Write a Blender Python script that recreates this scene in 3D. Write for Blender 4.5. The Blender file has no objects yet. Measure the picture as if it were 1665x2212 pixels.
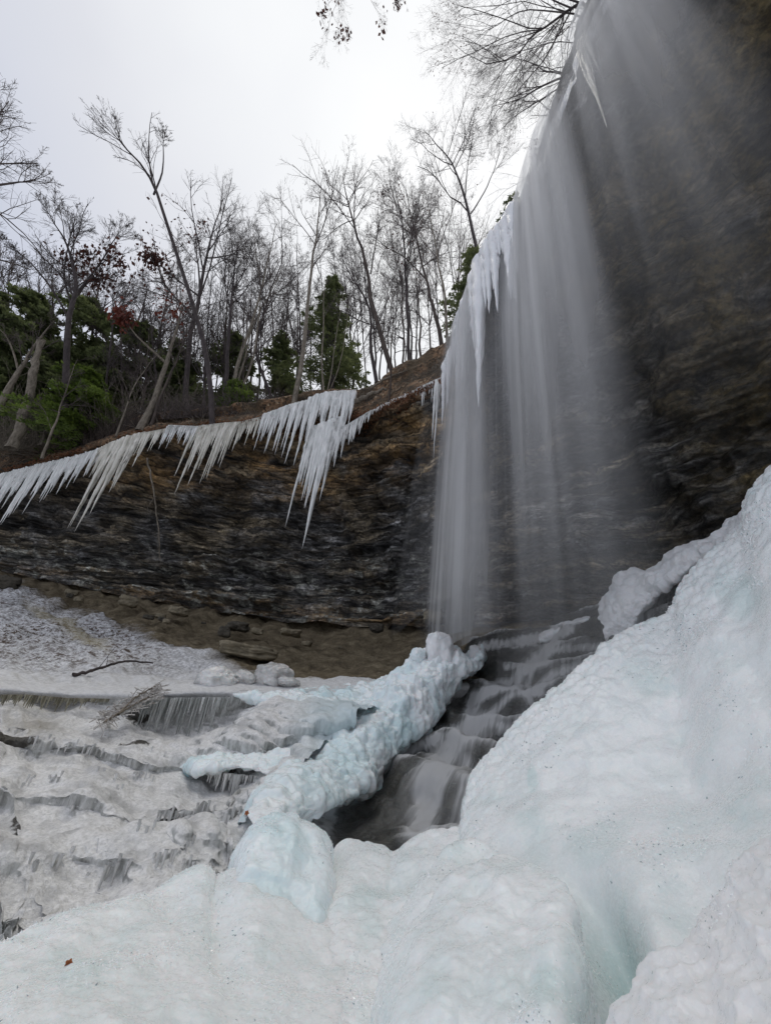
import bpy, math, random
import numpy as np
from mathutils import Vector, Matrix
from mathutils.bvhtree import BVHTree

# ------------------------------------------------------------------ camera
scn = bpy.context.scene
PW, PH, FP = 1665.0, 2212.0, 864.0            # measuring frame and focal length in its pixels
up = np.array([208.0, 1606.0, -864.0]); up /= np.linalg.norm(up)      # world up seen from the camera
fw = np.array([0, 0, -1.0]) - (-up[2]) * up; fw /= np.linalg.norm(fw)
rt = np.cross(fw, up)
M3 = np.array([rt, fw, up])                   # camera -> world
cam_d = bpy.data.cameras.new("camera"); cam = bpy.data.objects.new("camera", cam_d)
scn.collection.objects.link(cam); scn.camera = cam
cam_d.sensor_fit = 'HORIZONTAL'; cam_d.sensor_width = 36.0; cam_d.lens = 36.0 * FP / PW
cam_d.clip_start = 0.05; cam_d.clip_end = 2000
cam.matrix_world = Matrix([[*M3[0], 0], [*M3[1], 0], [*M3[2], 0], [0, 0, 0, 1]])

# ------------------------------------------------------------------ world, sun, exposure
def ray(u, v):
    u = np.asarray(u, float); v = np.asarray(v, float)
    c = np.stack([u - PW / 2, -(v - PH / 2), np.full(u.shape, -FP)], -1)
    d = c @ M3.T
    return d / np.linalg.norm(d, axis=-1, keepdims=True)

SUN_DIR = ray(1010, 330)
sun_el = math.asin(SUN_DIR[2]); sun_az = math.atan2(SUN_DIR[0], SUN_DIR[1])
w = bpy.data.worlds.new("World"); scn.world = w; w.use_nodes = True
nt = w.node_tree; nt.nodes.clear()
def N(nt, t, **k):
    n = nt.nodes.new(t)
    for a, b in k.items():
        if a.startswith('i_'):
            key = a[2:]
            n.inputs[int(key) if key.isdigit() else key.replace('_', ' ')].default_value = b
        else: setattr(n, a, b)
    return n
def L(nt, a, b): nt.links.new(a, b)
out = N(nt, 'ShaderNodeOutputWorld'); bg = N(nt, 'ShaderNodeBackground')
sky = N(nt, 'ShaderNodeTexSky', sky_type='NISHITA'); sky.sun_disc = False
sky.sun_elevation = sun_el; sky.sun_rotation = sun_az
skym = N(nt, 'ShaderNodeMix', data_type='RGBA', blend_type='MULTIPLY'); skym.inputs[0].default_value = 1
skym.inputs[7].default_value = (0.10, 0.10, 0.10, 1)
tc = N(nt, 'ShaderNodeTexCoord')
no = N(nt, 'ShaderNodeTexNoise'); no.inputs['Scale'].default_value = 1.7; no.inputs['Detail'].default_value = 4
no.inputs['Roughness'].default_value = 0.45
dp = N(nt, 'ShaderNodeVectorMath', operation='DOT_PRODUCT'); dp.inputs[1].default_value = tuple(SUN_DIR)
mr = N(nt, 'ShaderNodeMapRange'); mr.inputs['From Min'].default_value = 0.55; mr.inputs['From Max'].default_value = 0.99
ad = N(nt, 'ShaderNodeMath', operation='MULTIPLY_ADD'); ad.inputs[1].default_value = 0.75
sb = N(nt, 'ShaderNodeMath', operation='SUBTRACT'); sb.inputs[1].default_value = 0.60
cr = N(nt, 'ShaderNodeValToRGB')
e = cr.color_ramp.elements; e[0].position = 0.0; e[0].color = (0.53, 0.555, 0.635, 1); e[1].position = 1.0; e[1].color = (0.95, 0.95, 0.96, 1)
x = cr.color_ramp.elements.new(0.35); x.color = (0.65, 0.66, 0.70, 1)
x = cr.color_ramp.elements.new(0.7); x.color = (0.83, 0.84, 0.845, 1)
L(nt, tc.outputs['Generated'], no.inputs['Vector']); L(nt, tc.outputs['Generated'], dp.inputs[0])
L(nt, dp.outputs['Value'], mr.inputs['Value']); L(nt, no.outputs['Fac'], ad.inputs[0]); L(nt, mr.outputs[0], ad.inputs[2])
L(nt, ad.outputs[0], sb.inputs[0]); L(nt, sb.outputs[0], cr.inputs[0])
mx = N(nt, 'ShaderNodeMix', data_type='RGBA'); mx.inputs[0].default_value = 0.93
L(nt, sky.outputs[0], skym.inputs[6]); L(nt, skym.outputs[2], mx.inputs[6]); L(nt, cr.outputs[0], mx.inputs[7])
L(nt, mx.outputs[2], bg.inputs['Color']); bg.inputs['Strength'].default_value = 1.0
L(nt, bg.outputs[0], out.inputs[0])

sl = bpy.data.lights.new("sun", 'SUN'); sl.energy = 1.5; sl.angle = math.radians(40); sl.color = (1, 0.95, 0.84)
so = bpy.data.objects.new("sun", sl); scn.collection.objects.link(so)
so.rotation_euler = Vector(SUN_DIR).to_track_quat('Z', 'Y').to_euler()
scn.view_settings.view_transform = 'Standard'; scn.view_settings.look = 'None'
scn.view_settings.exposure = 0.27; scn.view_settings.gamma = 1.0
scn.render.engine = 'CYCLES'
cy = scn.cycles
cy.use_denoising = True; cy.denoising_input_passes = 'RGB_ALBEDO_NORMAL'; cy.denoising_prefilter = 'ACCURATE'
cy.max_bounces = 8; cy.diffuse_bounces = 3; cy.glossy_bounces = 3; cy.transparent_max_bounces = 24; cy.transmission_bounces = 4
cy.volume_step_rate = 4.0; cy.volume_max_steps = 48; cy.caustics_reflective = False; cy.caustics_refractive = False

# ------------------------------------------------------------------ geometry helpers
def W(u, v, r):
    """world point seen at (u, v) of the frame, r metres away over the ground"""
    d = ray(u, v); h = np.hypot(d[..., 0], d[..., 1])
    return d * (np.asarray(r, float) / h)[..., None]
def WZ(u, v, z):
    d = ray(u, v); return d * (np.asarray(z, float) / d[..., 2])[..., None]
def PR(P):
    c = np.asarray(P) @ M3
    return PW / 2 + FP * c[..., 0] / -c[..., 2], PH / 2 - FP * c[..., 1] / -c[..., 2]

def _hash(ix, iy, iz, s):
    h = (ix.astype(np.uint32) * np.uint32(374761393)) ^ (iy.astype(np.uint32) * np.uint32(668265263)) ^ (iz.astype(np.uint32) * np.uint32(2246822519)) ^ np.uint32((s * 3266489917 + 12345) & 0xffffffff)
    h = (h ^ (h >> np.uint32(13))) * np.uint32(1274126177)
    h = (h ^ (h >> np.uint32(16))) * np.uint32(2654435761)
    return (h ^ (h >> np.uint32(15)))
def _rf(ix, iy, iz, s): return _hash(ix, iy, iz, s).astype(np.float64) / 4294967295.0
def vnoise(P, s=0):
    F = np.floor(P); f = P - F; I = F.astype(np.int64)
    f = f * f * f * (f * (f * 6 - 15) + 10); r = 0
    for dx in (0, 1):
        wx = f[..., 0] if dx else 1 - f[..., 0]
        for dy in (0, 1):
            wy = f[..., 1] if dy else 1 - f[..., 1]
            for dz in (0, 1):
                wz = f[..., 2] if dz else 1 - f[..., 2]
                r = r + wx * wy * wz * _rf(I[..., 0] + dx, I[..., 1] + dy, I[..., 2] + dz, s)
    return r * 2 - 1
ROT = np.array([[0.0, 0.8, 0.6], [-0.8, 0.36, -0.48], [-0.6, -0.48, 0.64]])
def fbm(P, s=0, o=4, g=0.5):
    P = np.asarray(P, float); r = 0; a = 1.0; t = 0
    for k in range(o):
        r = r + a * vnoise(P, s + k * 7); t += a; a *= g; P = (P @ ROT.T) * 2.03 + 3.7
    return r / t
def worley(P, s=0):
    F = np.floor(P).astype(np.int64); best = np.full(P.shape[:-1], 9.0)
    for dx in (-1, 0, 1):
        for dy in (-1, 0, 1):
            for dz in (-1, 0, 1):
                c = F + np.array([dx, dy, dz]); 
                q = np.stack([_rf(c[..., 0], c[..., 1], c[..., 2], s + k) for k in (1, 2, 3)], -1)
                d = ((c + q - P) ** 2).sum(-1); best = np.minimum(best, d)
    return np.sqrt(best)
def dome(P, s=0):
    return 0.55 - 1.25 * worley(P, s) ** 2
def sstep(a, b, x): t = np.clip((x - a) / (b - a), 0, 1); return t * t * (3 - 2 * t)

def cat_at(P, t):
    """Catmull-Rom along axis 0 at parameters t in [0, K-1]"""
    P = np.asarray(P, float); K = P.shape[0]
    i = np.clip(np.floor(t).astype(int), 0, K - 2); f = (t - i).reshape((-1,) + (1,) * (P.ndim - 1))
    p0 = P[np.maximum(i - 1, 0)]; p1 = P[i]; p2 = P[i + 1]; p3 = P[np.minimum(i + 2, K - 1)]
    return 0.5 * (2 * p1 + (p2 - p0) * f + (2 * p0 - 5 * p1 + 4 * p2 - p3) * f ** 2 + (3 * p1 - p0 - 3 * p2 + p3) * f ** 3)
def spread(C, n, axis, wr=40):
    C = np.moveaxis(C, axis, 0)
    d = np.diff(C, axis=0); d[..., 2] *= wr
    s = np.sqrt((d ** 2).sum(-1)).mean(-1); c = np.concatenate([[0], np.cumsum(s)])
    return np.interp(np.linspace(0, c[-1], n), c, np.arange(len(c)))
def loft(C, nr, nc, warp=None):
    """C: rows x cols of (u, v, r) -> world grid (nr, nc, 3) and the smooth (u, v, r) grid"""
    C = np.array(C, float)
    tr = spread(C, nr, 0); tcn = spread(C, nc, 1)
    G = cat_at(C, tr); G = np.moveaxis(cat_at(np.moveaxis(G, 1, 0), tcn), 0, 1)
    if warp is not None: G = warp(G)
    return W(G[..., 0], G[..., 1], G[..., 2]), G
def gnormal(G, to=(0, 0, 0)):
    a = np.gradient(G, axis=0); b = np.gradient(G, axis=1); n = np.cross(a, b)
    n /= np.linalg.norm(n, axis=-1, keepdims=True) + 1e-9
    s = ((np.array(to) - G) * n).sum(-1)
    if np.median(s) < 0: n = -n
    return n

C0 = scn.collection
def mk(name, V, F, mat=None, parent=None, smooth=True, attrs=None, loc=None):
    """V (n,3), F (m,3|4) arrays -> one linked mesh object"""
    V = np.asarray(V, float).reshape(-1, 3); F = np.asarray(F, int)
    if loc is not None: V = V - np.asarray(loc)
    me = bpy.data.meshes.new(name); m, k = F.shape
    me.vertices.add(len(V)); me.vertices.foreach_set('co', V.astype(np.float32).ravel())
    me.loops.add(m * k); me.loops.foreach_set('vertex_index', F.astype(np.int32).ravel())
    me.polygons.add(m); me.polygons.foreach_set('loop_start', np.arange(0, m * k, k, dtype=np.int32))
    me.polygons.foreach_set('loop_total', np.full(m, k, dtype=np.int32))
    me.polygons.foreach_set('use_smooth', np.full(m, smooth))
    for a, val in (attrs or {}).items():
        at = me.attributes.new(a, 'FLOAT', 'POINT'); at.data.foreach_set('value', np.asarray(val, np.float32).ravel())
    me.update(calc_edges=True); me.validate()
    if mat: me.materials.append(mat)
    o = bpy.data.objects.new(name, me); C0.objects.link(o)
    if parent is not None: o.parent = parent
    elif loc is not None: o.location = loc
    return o
def gfaces(nr, nc, off=0):
    i = np.arange(nr - 1)[:, None] * nc + np.arange(nc - 1)[None, :]
    return (np.stack([i, i + 1, i + nc + 1, i + nc], -1).reshape(-1, 4)) + off
def grid(name, G, mat, parent=None, attrs=None, smooth=True, loc=None):
    nr, nc = G.shape[:2]; return mk(name, G.reshape(-1, 3), gfaces(nr, nc), mat, parent, smooth, attrs, loc)
def tag(o, label=None, cat=None, group=None, kind=None):
    if label: o['label'] = label
    if cat: o['category'] = cat
    if group: o['group'] = group
    if kind: o['kind'] = kind
    return o
def empty(name, loc):
    o = bpy.data.objects.new(name, None); o.empty_display_size = 0.3; o.location = Vector([float(q) for q in loc]); C0.objects.link(o); return o
def tubes(P, R, ns=4):
    """P (B,n,3), R (B,n) -> V, F"""
    B, n, _ = P.shape
    d = P[:, -1] - P[:, 0]; d /= np.linalg.norm(d, axis=-1, keepdims=True) + 1e-9
    a = np.where(np.abs(d[:, 2:3]) < 0.8, np.array([[0, 0, 1.0]]), np.array([[1.0, 0, 0]]))
    x = np.cross(d, a); x /= np.linalg.norm(x, axis=-1, keepdims=True); y = np.cross(d, x)
    th = np.arange(ns) * 2 * np.pi / ns
    ring = np.cos(th)[None, :, None] * x[:, None, :] + np.sin(th)[None, :, None] * y[:, None, :]
    V = P[:, :, None, :] + R[:, :, None, None] * ring[:, None, :, :]
    i = np.arange(B)[:, None, None] * n * ns + np.arange(n - 1)[None, :, None] * ns + np.arange(ns)[None, None, :]
    j = i - np.arange(ns)[None, None, :] + (np.arange(ns)[None, None, :] + 1) % ns
    F = np.stack([i, j, j + ns, i + ns], -1).reshape(-1, 4)
    return V.reshape(-1, 3), F

# ------------------------------------------------------------------ materials
def mat(name):
    m = bpy.data.materials.new(name); m.use_nodes = True; t = m.node_tree; t.nodes.clear()
    o = N(t, 'ShaderNodeOutputMaterial'); b = N(t, 'ShaderNodeBsdfPrincipled'); L(t, b.outputs[0], o.inputs[0])
    return m, t, b, o
def coord(t, scale=(1, 1, 1), gen='Object', loc=(0, 0, 0)):
    c = N(t, 'ShaderNodeNewGeometry' if gen == 'Geo' else 'ShaderNodeTexCoord'); mp = N(t, 'ShaderNodeMapping'); mp.inputs['Scale'].default_value = scale; mp.inputs['Location'].default_value = loc
    L(t, c.outputs['Position' if gen == 'Geo' else gen], mp.inputs[0]); return mp.outputs[0]
def noise(t, vec, s, d=4, r=0.55, dist=0.0):
    n = N(t, 'ShaderNodeTexNoise'); n.inputs['Scale'].default_value = s; n.inputs['Detail'].default_value = d; n.inputs['Roughness'].default_value = r; n.inputs['Distortion'].default_value = dist
    L(t, vec, n.inputs['Vector']); return n.outputs['Fac']
def voro(t, vec, s, feature='F1'):
    n = N(t, 'ShaderNodeTexVoronoi'); n.feature = feature; n.inputs['Scale'].default_value = s; L(t, vec, n.inputs['Vector']); return n.outputs['Distance']
def ramp(t, f, pts):
    n = N(t, 'ShaderNodeValToRGB'); el = n.color_ramp.elements
    while len(el) > 1: el.remove(el[-1])
    for i, (p, c) in enumerate(pts):
        q = el[0] if i == 0 else el.new(p)
        q.position = p; q.color = (*c, 1) if isinstance(c, tuple) else (c, c, c, 1)
    L(t, f, n.inputs[0]); return n.outputs[0]
def mixc(t, f, a, b, mode='MIX'):
    n = N(t, 'ShaderNodeMix', data_type='RGBA', blend_type=mode)
    for s, q in ((0, f), (6, a), (7, b)):
        if hasattr(q, 'is_output') or hasattr(q, 'links'): L(t, q, n.inputs[s])
        else: n.inputs[s].default_value = q if s == 0 else (*q, 1)
    return n.outputs[2]
def math_(t, op, a, b=None, c=None, clamp=False):
    n = N(t, 'ShaderNodeMath', operation=op); n.use_clamp = clamp
    for s, q in enumerate((a, b, c)):
        if q is None: continue
        if hasattr(q, 'links'): L(t, q, n.inputs[s])
        else: n.inputs[s].default_value = q
    return n.outputs[0]
def bump(t, h, st=0.5, d=0.05, nrm=None):
    n = N(t, 'ShaderNodeBump'); n.inputs['Strength'].default_value = st; n.inputs['Distance'].default_value = d; L(t, h, n.inputs['Height'])
    if nrm: L(t, nrm, n.inputs['Normal'])
    return n.outputs[0]
def attr(t, nm): n = N(t, 'ShaderNodeAttribute'); n.attribute_name = nm; return n.outputs['Fac']
def nz(t):
    g = N(t, 'ShaderNodeNewGeometry'); s = N(t, 'ShaderNodeSeparateXYZ'); L(t, g.outputs['Normal'], s.inputs[0]); return s.outputs[2]

def warpc(t, sc):
    c = coord(t, sc, 'Geo'); n = N(t, 'ShaderNodeTexNoise'); n.inputs['Scale'].default_value = .9; n.inputs['Detail'].default_value = 5; n.inputs['Roughness'].default_value = .65; L(t, c, n.inputs['Vector'])
    sc_ = N(t, 'ShaderNodeVectorMath', operation='SCALE'); sc_.inputs[3].default_value = 1.0; L(t, n.outputs['Color'], sc_.inputs[0]); a = N(t, 'ShaderNodeVectorMath', operation='ADD'); L(t, c, a.inputs[0]); L(t, sc_.outputs[0], a.inputs[1]); return a.outputs[0]
def m_rock():
    m, t, b, o = mat('shale_rock'); g = coord(t, gen='Geo')
    st = coord(t, (0.28, 0.28, 1.7), 'Geo'); st2 = coord(t, (1.0, 1.0, 4.0), 'Geo')
    a = noise(t, st, 1.0, 7, 0.68, 0.0); a2 = noise(t, st2, 1.0, 6, 0.68, 0.0); big = noise(t, g, 0.28, 3)
    col = ramp(t, a, [(0.36, (0.008, 0.007, 0.006)), (0.46, (0.040, 0.034, 0.025)), (0.55, (0.14, 0.115, 0.078)), (0.68, (0.30, 0.25, 0.175))])
    gray = ramp(t, a2, [(0.38, (0.010, 0.010, 0.010)), (0.5, (0.075, 0.075, 0.075)), (0.64, (0.26, 0.26, 0.26))])
    col = mixc(t, ramp(t, big, [(0.45, 0.0), (0.6, 0.75)]), col, gray)
    br = mixc(t, noise(t, st2, 0.7, 5, 0.7), (0.08, 0.05, 0.024), (0.40, 0.26, 0.12))
    col = mixc(t, math_(t, 'MULTIPLY', attr(t, 'brown'), ramp(t, noise(t, st, 1.4, 5, 0.65), [(0.42, 0.0), (0.6, 1.0)])), col, br)
    mo = mixc(t, noise(t, g, 5, 4, 0.7), (0.03, 0.032, 0.012), (0.19, 0.13, 0.05))
    col = mixc(t, math_(t, 'MULTIPLY', attr(t, 'moss_dark'), ramp(t, noise(t, g, 0.9, 6, 0.65), [(0.4, 0.0), (0.56, 1.0)])), col, mo)
    # pale lichen and bare flakes
    li = math_(t, 'MULTIPLY', attr(t, 'pale'), ramp(t, noise(t, coord(t, (1, 1, 1.6), 'Geo'), 1.3, 7, 0.72), [(0.53, 0.0), (0.58, 1.0)]))
    col = mixc(t, li, col, mixc(t, noise(t, g, 8, 4), (0.10, 0.10, 0.085), (0.33, 0.33, 0.29)))
    wv = N(t, 'ShaderNodeTexVoronoi'); wv.inputs['Scale'].default_value = 1.0; L(t, warpc(t, (0.55, 0.55, 4.2)), wv.inputs['Vector'])
    ve = voro(t, warpc(t, (0.55, 0.55, 4.2)), 1.0, 'DISTANCE_TO_EDGE')
    cell = ramp(t, wv.outputs['Color'], [(0.15, 0.6), (0.85, 2.0)]); crack = ramp(t, ve, [(0.0, 0.3), (0.07, 1.0)])
    am = attr(t, 'moss_dark'); inv = math_(t, 'SUBTRACT', 1.0, am, clamp=True); col = mixc(t, math_(t, 'MULTIPLY', am, .42), col, (0.004, 0.004, 0.003))  # the mossy right wall is also mixed towards near-black
    col = mixc(t, inv, col, mixc(t, 1.0, mixc(t, 1.0, col, cell, 'MULTIPLY'), crack, 'MULTIPLY'))
    det = ramp(t, noise(t, coord(t, (.5, .5, 1.8), 'Geo'), 1.6, 6, 0.62), [(0.34, 0.25), (0.5, 0.9), (0.66, 1.8)]); col = mixc(t, 1.0, col, det, 'MULTIPLY'); col = mixc(t, 1.0, col, ramp(t, noise(t, coord(t, (1, 1, 1.4), 'Geo'), 6.5, 5, 0.75), [(0.38, 0.45), (0.5, 1.0), (0.62, 1.7)]), 'MULTIPLY')
    L(t, col, b.inputs['Base Color'])
    L(t, ramp(t, noise(t, g, 1.2, 3), [(0.35, 0.32), (0.65, 0.75)]), b.inputs['Roughness'])
    h = math_(t, 'ADD', math_(t, 'ADD', a2, math_(t, 'MULTIPLY', math_(t, 'MULTIPLY', ramp(t, ve, [(0.0, 0.0), (0.12, 1.0)]), inv), 0.8)), math_(t, 'MULTIPLY', noise(t, g, 9, 5, 0.7), 0.5))
    L(t, bump(t, h, 0.7, 0.10), b.inputs['Normal']); return m
def m_litter():
    m, t, b, o = mat('leaf_litter'); g = coord(t, gen='Geo')
    v = N(t, 'ShaderNodeTexVoronoi'); v.inputs['Scale'].default_value = 9; L(t, g, v.inputs['Vector'])
    c = ramp(t, v.outputs['Color'], [(0.1, (0.03, 0.022, 0.015)), (0.4, (0.11, 0.065, 0.035)), (0.7, (0.24, 0.14, 0.075)), (0.95, (0.34, 0.26, 0.17))])
    d = ramp(t, noise(t, coord(t, (0.8, 0.8, 4), 'Geo'), 1.2, 5, 0.65), [(0.35, (0.025, 0.02, 0.015)), (0.55, (0.08, 0.055, 0.03)), (0.75, (0.16, 0.12, 0.08))])
    col = mixc(t, ramp(t, noise(t, g, 0.9, 4), [(0.42, 0.0), (0.58, 1.0)]), c, d)
    L(t, col, b.inputs['Base Color']); b.inputs['Roughness'].default_value = 0.95
    L(t, bump(t, v.outputs['Distance'], 0.8, 0.06), b.inputs['Normal']); return m
def m_ground():
    m, t, b, o = mat('frosty_scree'); g = coord(t, gen='Geo')
    n1 = noise(t, coord(t, (1, 1, 2), 'Geo'), 2.2, 7, 0.68, 0.3); n2 = noise(t, g, 14, 5, 0.65)
    dirt = ramp(t, n1, [(0.32, (0.05, 0.04, 0.026)), (0.5, (0.16, 0.13, 0.08)), (0.64, (0.30, 0.25, 0.165)), (0.8, (0.42, 0.36, 0.25))])
    dirt = mixc(t, 0.5, dirt, ramp(t, n2, [(0.3, (0.05, 0.04, 0.028)), (0.7, (0.26, 0.21, 0.14))]))
    fr = mixc(t, ramp(t, n2, [(0.35, 0.0), (0.62, 1.0)]), (0.36, 0.36, 0.365), (0.80, 0.80, 0.81))
    leaf = ramp(t, noise(t, coord(t, (1, 1, 1.4), 'Geo'), 6.5, 6, 0.75), [(0.50, 0.0), (0.56, 1.0)])
    lf = mixc(t, noise(t, g, 22, 3), (0.035, 0.025, 0.02), (0.16, 0.11, 0.08))
    fr = mixc(t, math_(t, 'MULTIPLY', leaf, attr(t, 'leafy')), fr, lf)
    fr = mixc(t, attr(t, 'edge'), fr, mixc(t, n2, (0.55, 0.55, 0.55), (0.85, 0.845, 0.84))); yel = mixc(t, math_(t, 'MULTIPLY', attr(t, 'yellow'), 0.8), fr, (0.42, 0.37, 0.24))
    sn = attr(t, 'snow')
    f = math_(t, 'ADD', sn, math_(t, 'MULTIPLY_ADD', n1, 0.9, -0.45)); f = ramp(t, f, [(0.3, 0.0), (0.75, 1.0)])
    L(t, mixc(t, f, dirt, yel), b.inputs['Base Color']); b.inputs['Roughness'].default_value = 0.9; b.inputs['Specular IOR Level'].default_value = 0.2
    h = math_(t, 'ADD', n1, math_(t, 'MULTIPLY', n2, 0.5))
    L(t, bump(t, h, 0.8, 0.10), b.inputs['Normal']); return m
def m_ledge():
    m, t, b, o = mat('frosted_ledge_ice'); g = coord(t, gen='Geo')
    n1 = noise(t, g, 3.0, 6, 0.65, 0.4); n2 = noise(t, g, 30, 5, 0.7); st = noise(t, coord(t, (9, 9, 1.6), 'Geo'), 1.5, 5, 0.65)
    fr = mixc(t, ramp(t, n2, [(0.35, 0.0), (0.6, 1.0)]), (0.66, 0.655, 0.64), (0.96, 0.95, 0.94))
    fr = mixc(t, ramp(t, n1, [(0.38, 0.6), (0.52, 0.0)]), fr, (0.40, 0.40, 0.40))
    ice = ramp(t, st, [(0.30, (0.20, 0.20, 0.19)), (0.44, (0.40, 0.405, 0.39)), (0.56, (0.62, 0.625, 0.61)), (0.75, (0.80, 0.81, 0.80))])
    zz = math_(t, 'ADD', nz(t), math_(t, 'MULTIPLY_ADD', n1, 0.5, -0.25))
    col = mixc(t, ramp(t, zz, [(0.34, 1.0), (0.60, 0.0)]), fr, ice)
    col = mixc(t, attr(t, 'rim'), col, mixc(t, n2, (0.26, 0.26, 0.255), (0.46, 0.455, 0.45)))
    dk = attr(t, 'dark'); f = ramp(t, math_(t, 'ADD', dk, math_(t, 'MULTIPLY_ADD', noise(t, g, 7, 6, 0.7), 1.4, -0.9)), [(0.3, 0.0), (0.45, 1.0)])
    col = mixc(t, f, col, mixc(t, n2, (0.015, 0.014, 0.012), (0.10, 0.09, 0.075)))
    col = mixc(t, attr(t, 'yellow'), col, mixc(t, n2, (0.20, 0.17, 0.12), (0.42, 0.38, 0.30)))
    col = mixc(t, attr(t, 'blue'), col, mixc(t, n1, (0.50, 0.66, 0.70), (0.80, 0.90, 0.93)))
    L(t, col, b.inputs['Base Color']); b.inputs['Roughness'].default_value = 0.32
    h = math_(t, 'ADD', math_(t, 'MULTIPLY', n2, 0.35), math_(t, 'MULTIPLY', noise(t, g, 60, 3, 0.6), 0.35))
    h = math_(t, 'ADD', h, math_(t, 'MULTIPLY', st, 0.5))
    L(t, bump(t, h, 0.9, 0.035), b.inputs['Normal']); return m
def m_ice(name, c1, c2, c3, sc=1.0, sss=0.35, rough=0.22, cl=0.5):
    """cloudy glacial ice: c1 frosty, c2 pale, c3 deep clear patches"""
    m, t, b, o = mat(name); g = coord(t, gen='Geo')
    n1 = noise(t, g, 1.6 * sc, 5, 0.6, 0.8); n2 = noise(t, g, 70 * sc, 4, 0.75); fl = noise(t, coord(t, (8, 8, 1.2), 'Geo'), 2.2 * sc, 4, 0.6, 0.4)
    v1 = voro(t, g, 38 * sc); v2 = voro(t, g, 95 * sc)
    col = mixc(t, ramp(t, n1, [(0.35, 0.0), (0.65, 1.0)]), c1, c2)
    col = mixc(t, math_(t, 'MULTIPLY', attr(t, 'clear'), ramp(t, n1, [(0.30, 1.0), (0.75, 0.35)])), col, c3)
    col = mixc(t, ramp(t, noise(t, coord(t, (3, 3, .8), 'Geo', (3, 1, 2)), 1.3 * sc, 3, 0.5), [(0.52, 0.0), (0.70, cl * 0.8)]), col, c3)
    col = mixc(t, math_(t, 'MULTIPLY', ramp(t, n2, [(0.60, 0.0), (0.68, 0.9)]), ramp(t, noise(t, g, 2.5 * sc, 4, 0.6), [(0.45, 0.1), (0.6, 1.0)])), col, (0.96, 0.97, 0.975))
    L(t, col, b.inputs['Base Color'])
    L(t, ramp(t, n2, [(0.35, rough * 0.5), (0.65, rough * 2.0)]), b.inputs['Roughness'])
    b.inputs['IOR'].default_value = 1.31; b.inputs['Coat Weight'].default_value = .12; b.inputs['Coat Roughness'].default_value = .18; b.inputs['Coat IOR'].default_value = 1.4
    b.inputs['Subsurface Weight'].default_value = sss; b.inputs['Subsurface Radius'].default_value = (0.5, 0.9, 1.0); b.inputs['Subsurface Scale'].default_value = 0.08
    h = math_(t, 'ADD', math_(t, 'MULTIPLY', noise(t, g, 24 * sc, 3, 0.6), 1.2), math_(t, 'MULTIPLY', n2, 0.7))
    h = math_(t, 'ADD', h, math_(t, 'MULTIPLY', fl, 0.3))
    L(t, bump(t, h, 0.30, 0.010 / sc), b.inputs['Normal']); return m
def m_icicle(name, c1, c2):
    m, t, b, o = mat(name); g = coord(t, gen='Geo')
    n = noise(t, coord(t, (6, 6, 1.0), 'Geo'), 1.4, 5, 0.6); n2 = noise(t, coord(t, (1, 1, 3), 'Geo'), 9, 3)
    L(t, mixc(t, ramp(t, n, [(0.35, 0.0), (0.65, 1.0)]), c1, c2), b.inputs['Base Color'])
    b.inputs['Roughness'].default_value = 0.18; b.inputs['IOR'].default_value = 1.31
    b.inputs['Subsurface Weight'].default_value = 0.25; b.inputs['Subsurface Radius'].default_value = (0.8, 1, 1); b.inputs['Subsurface Scale'].default_value = 0.05
    L(t, bump(t, n2, 0.6, 0.03), b.inputs['Normal'])
    tr = N(t, 'ShaderNodeBsdfTranslucent'); tr.inputs[0].default_value = (*c2, 1); ms = N(t, 'ShaderNodeMixShader'); ms.inputs[0].default_value = 0.12; L(t, b.outputs[0], ms.inputs[1]); L(t, tr.outputs[0], ms.inputs[2]); L(t, ms.outputs[0], o.inputs[0])
    return m
def m_wet():
    m, t, b, o = mat('wet_dark_rock'); g = coord(t, gen='Geo')
    n = noise(t, coord(t, (1, 1, 2.5), 'Geo'), 2.5, 6, 0.65); n2 = noise(t, g, 12, 5, 0.65)
    c = ramp(t, n, [(0.3, (0.012, 0.012, 0.010)), (0.5, (0.038, 0.038, 0.032)), (0.75, (0.11, 0.105, 0.085))])
    L(t, c, b.inputs['Base Color']); b.inputs['Roughness'].default_value = 0.42
    L(t, bump(t, math_(t, 'ADD', n, math_(t, 'MULTIPLY', n2, 0.4)), 0.8, 0.10), b.inputs['Normal']); return m
def m_water(name, col, streak=(1, 1), gain=1.0):
    """silky falling water: opacity is the density of the spray, streaked along the fall"""
    m, t, b, o = mat(name)
    b.inputs['Base Color'].default_value = (*col, 1); b.inputs['Roughness'].default_value = 0.6
    tr = N(t, 'ShaderNodeBsdfTranslucent'); tr.inputs[0].default_value = (*col, 1)
    ms = N(t, 'ShaderNodeMixShader'); ms.inputs[0].default_value = 0.45; L(t, b.outputs[0], ms.inputs[1]); L(t, tr.outputs[0], ms.inputs[2])
    cb = N(t, 'ShaderNodeCombineXYZ'); L(t, math_(t, 'MULTIPLY', attr(t, 'su'), streak[0]), cb.inputs[0]); L(t, math_(t, 'MULTIPLY', attr(t, 'sv'), streak[1]), cb.inputs[1]); L(t, attr(t, 'sw'), cb.inputs[2])
    s1 = noise(t, cb.outputs[0], 1.0, 2.5, 0.42)
    f = ramp(t, s1, [(0.25, 0.25), (0.5, 0.58), (0.75, 1.0)])
    f = math_(t, 'MULTIPLY', math_(t, 'MULTIPLY', f, attr(t, 'dens')), gain, clamp=True)
    tp = N(t, 'ShaderNodeBsdfTransparent'); m2 = N(t, 'ShaderNodeMixShader'); L(t, f, m2.inputs[0]); L(t, tp.outputs[0], m2.inputs[1]); L(t, ms.outputs[0], m2.inputs[2])
    L(t, m2.outputs[0], o.inputs[0]); return m
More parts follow.
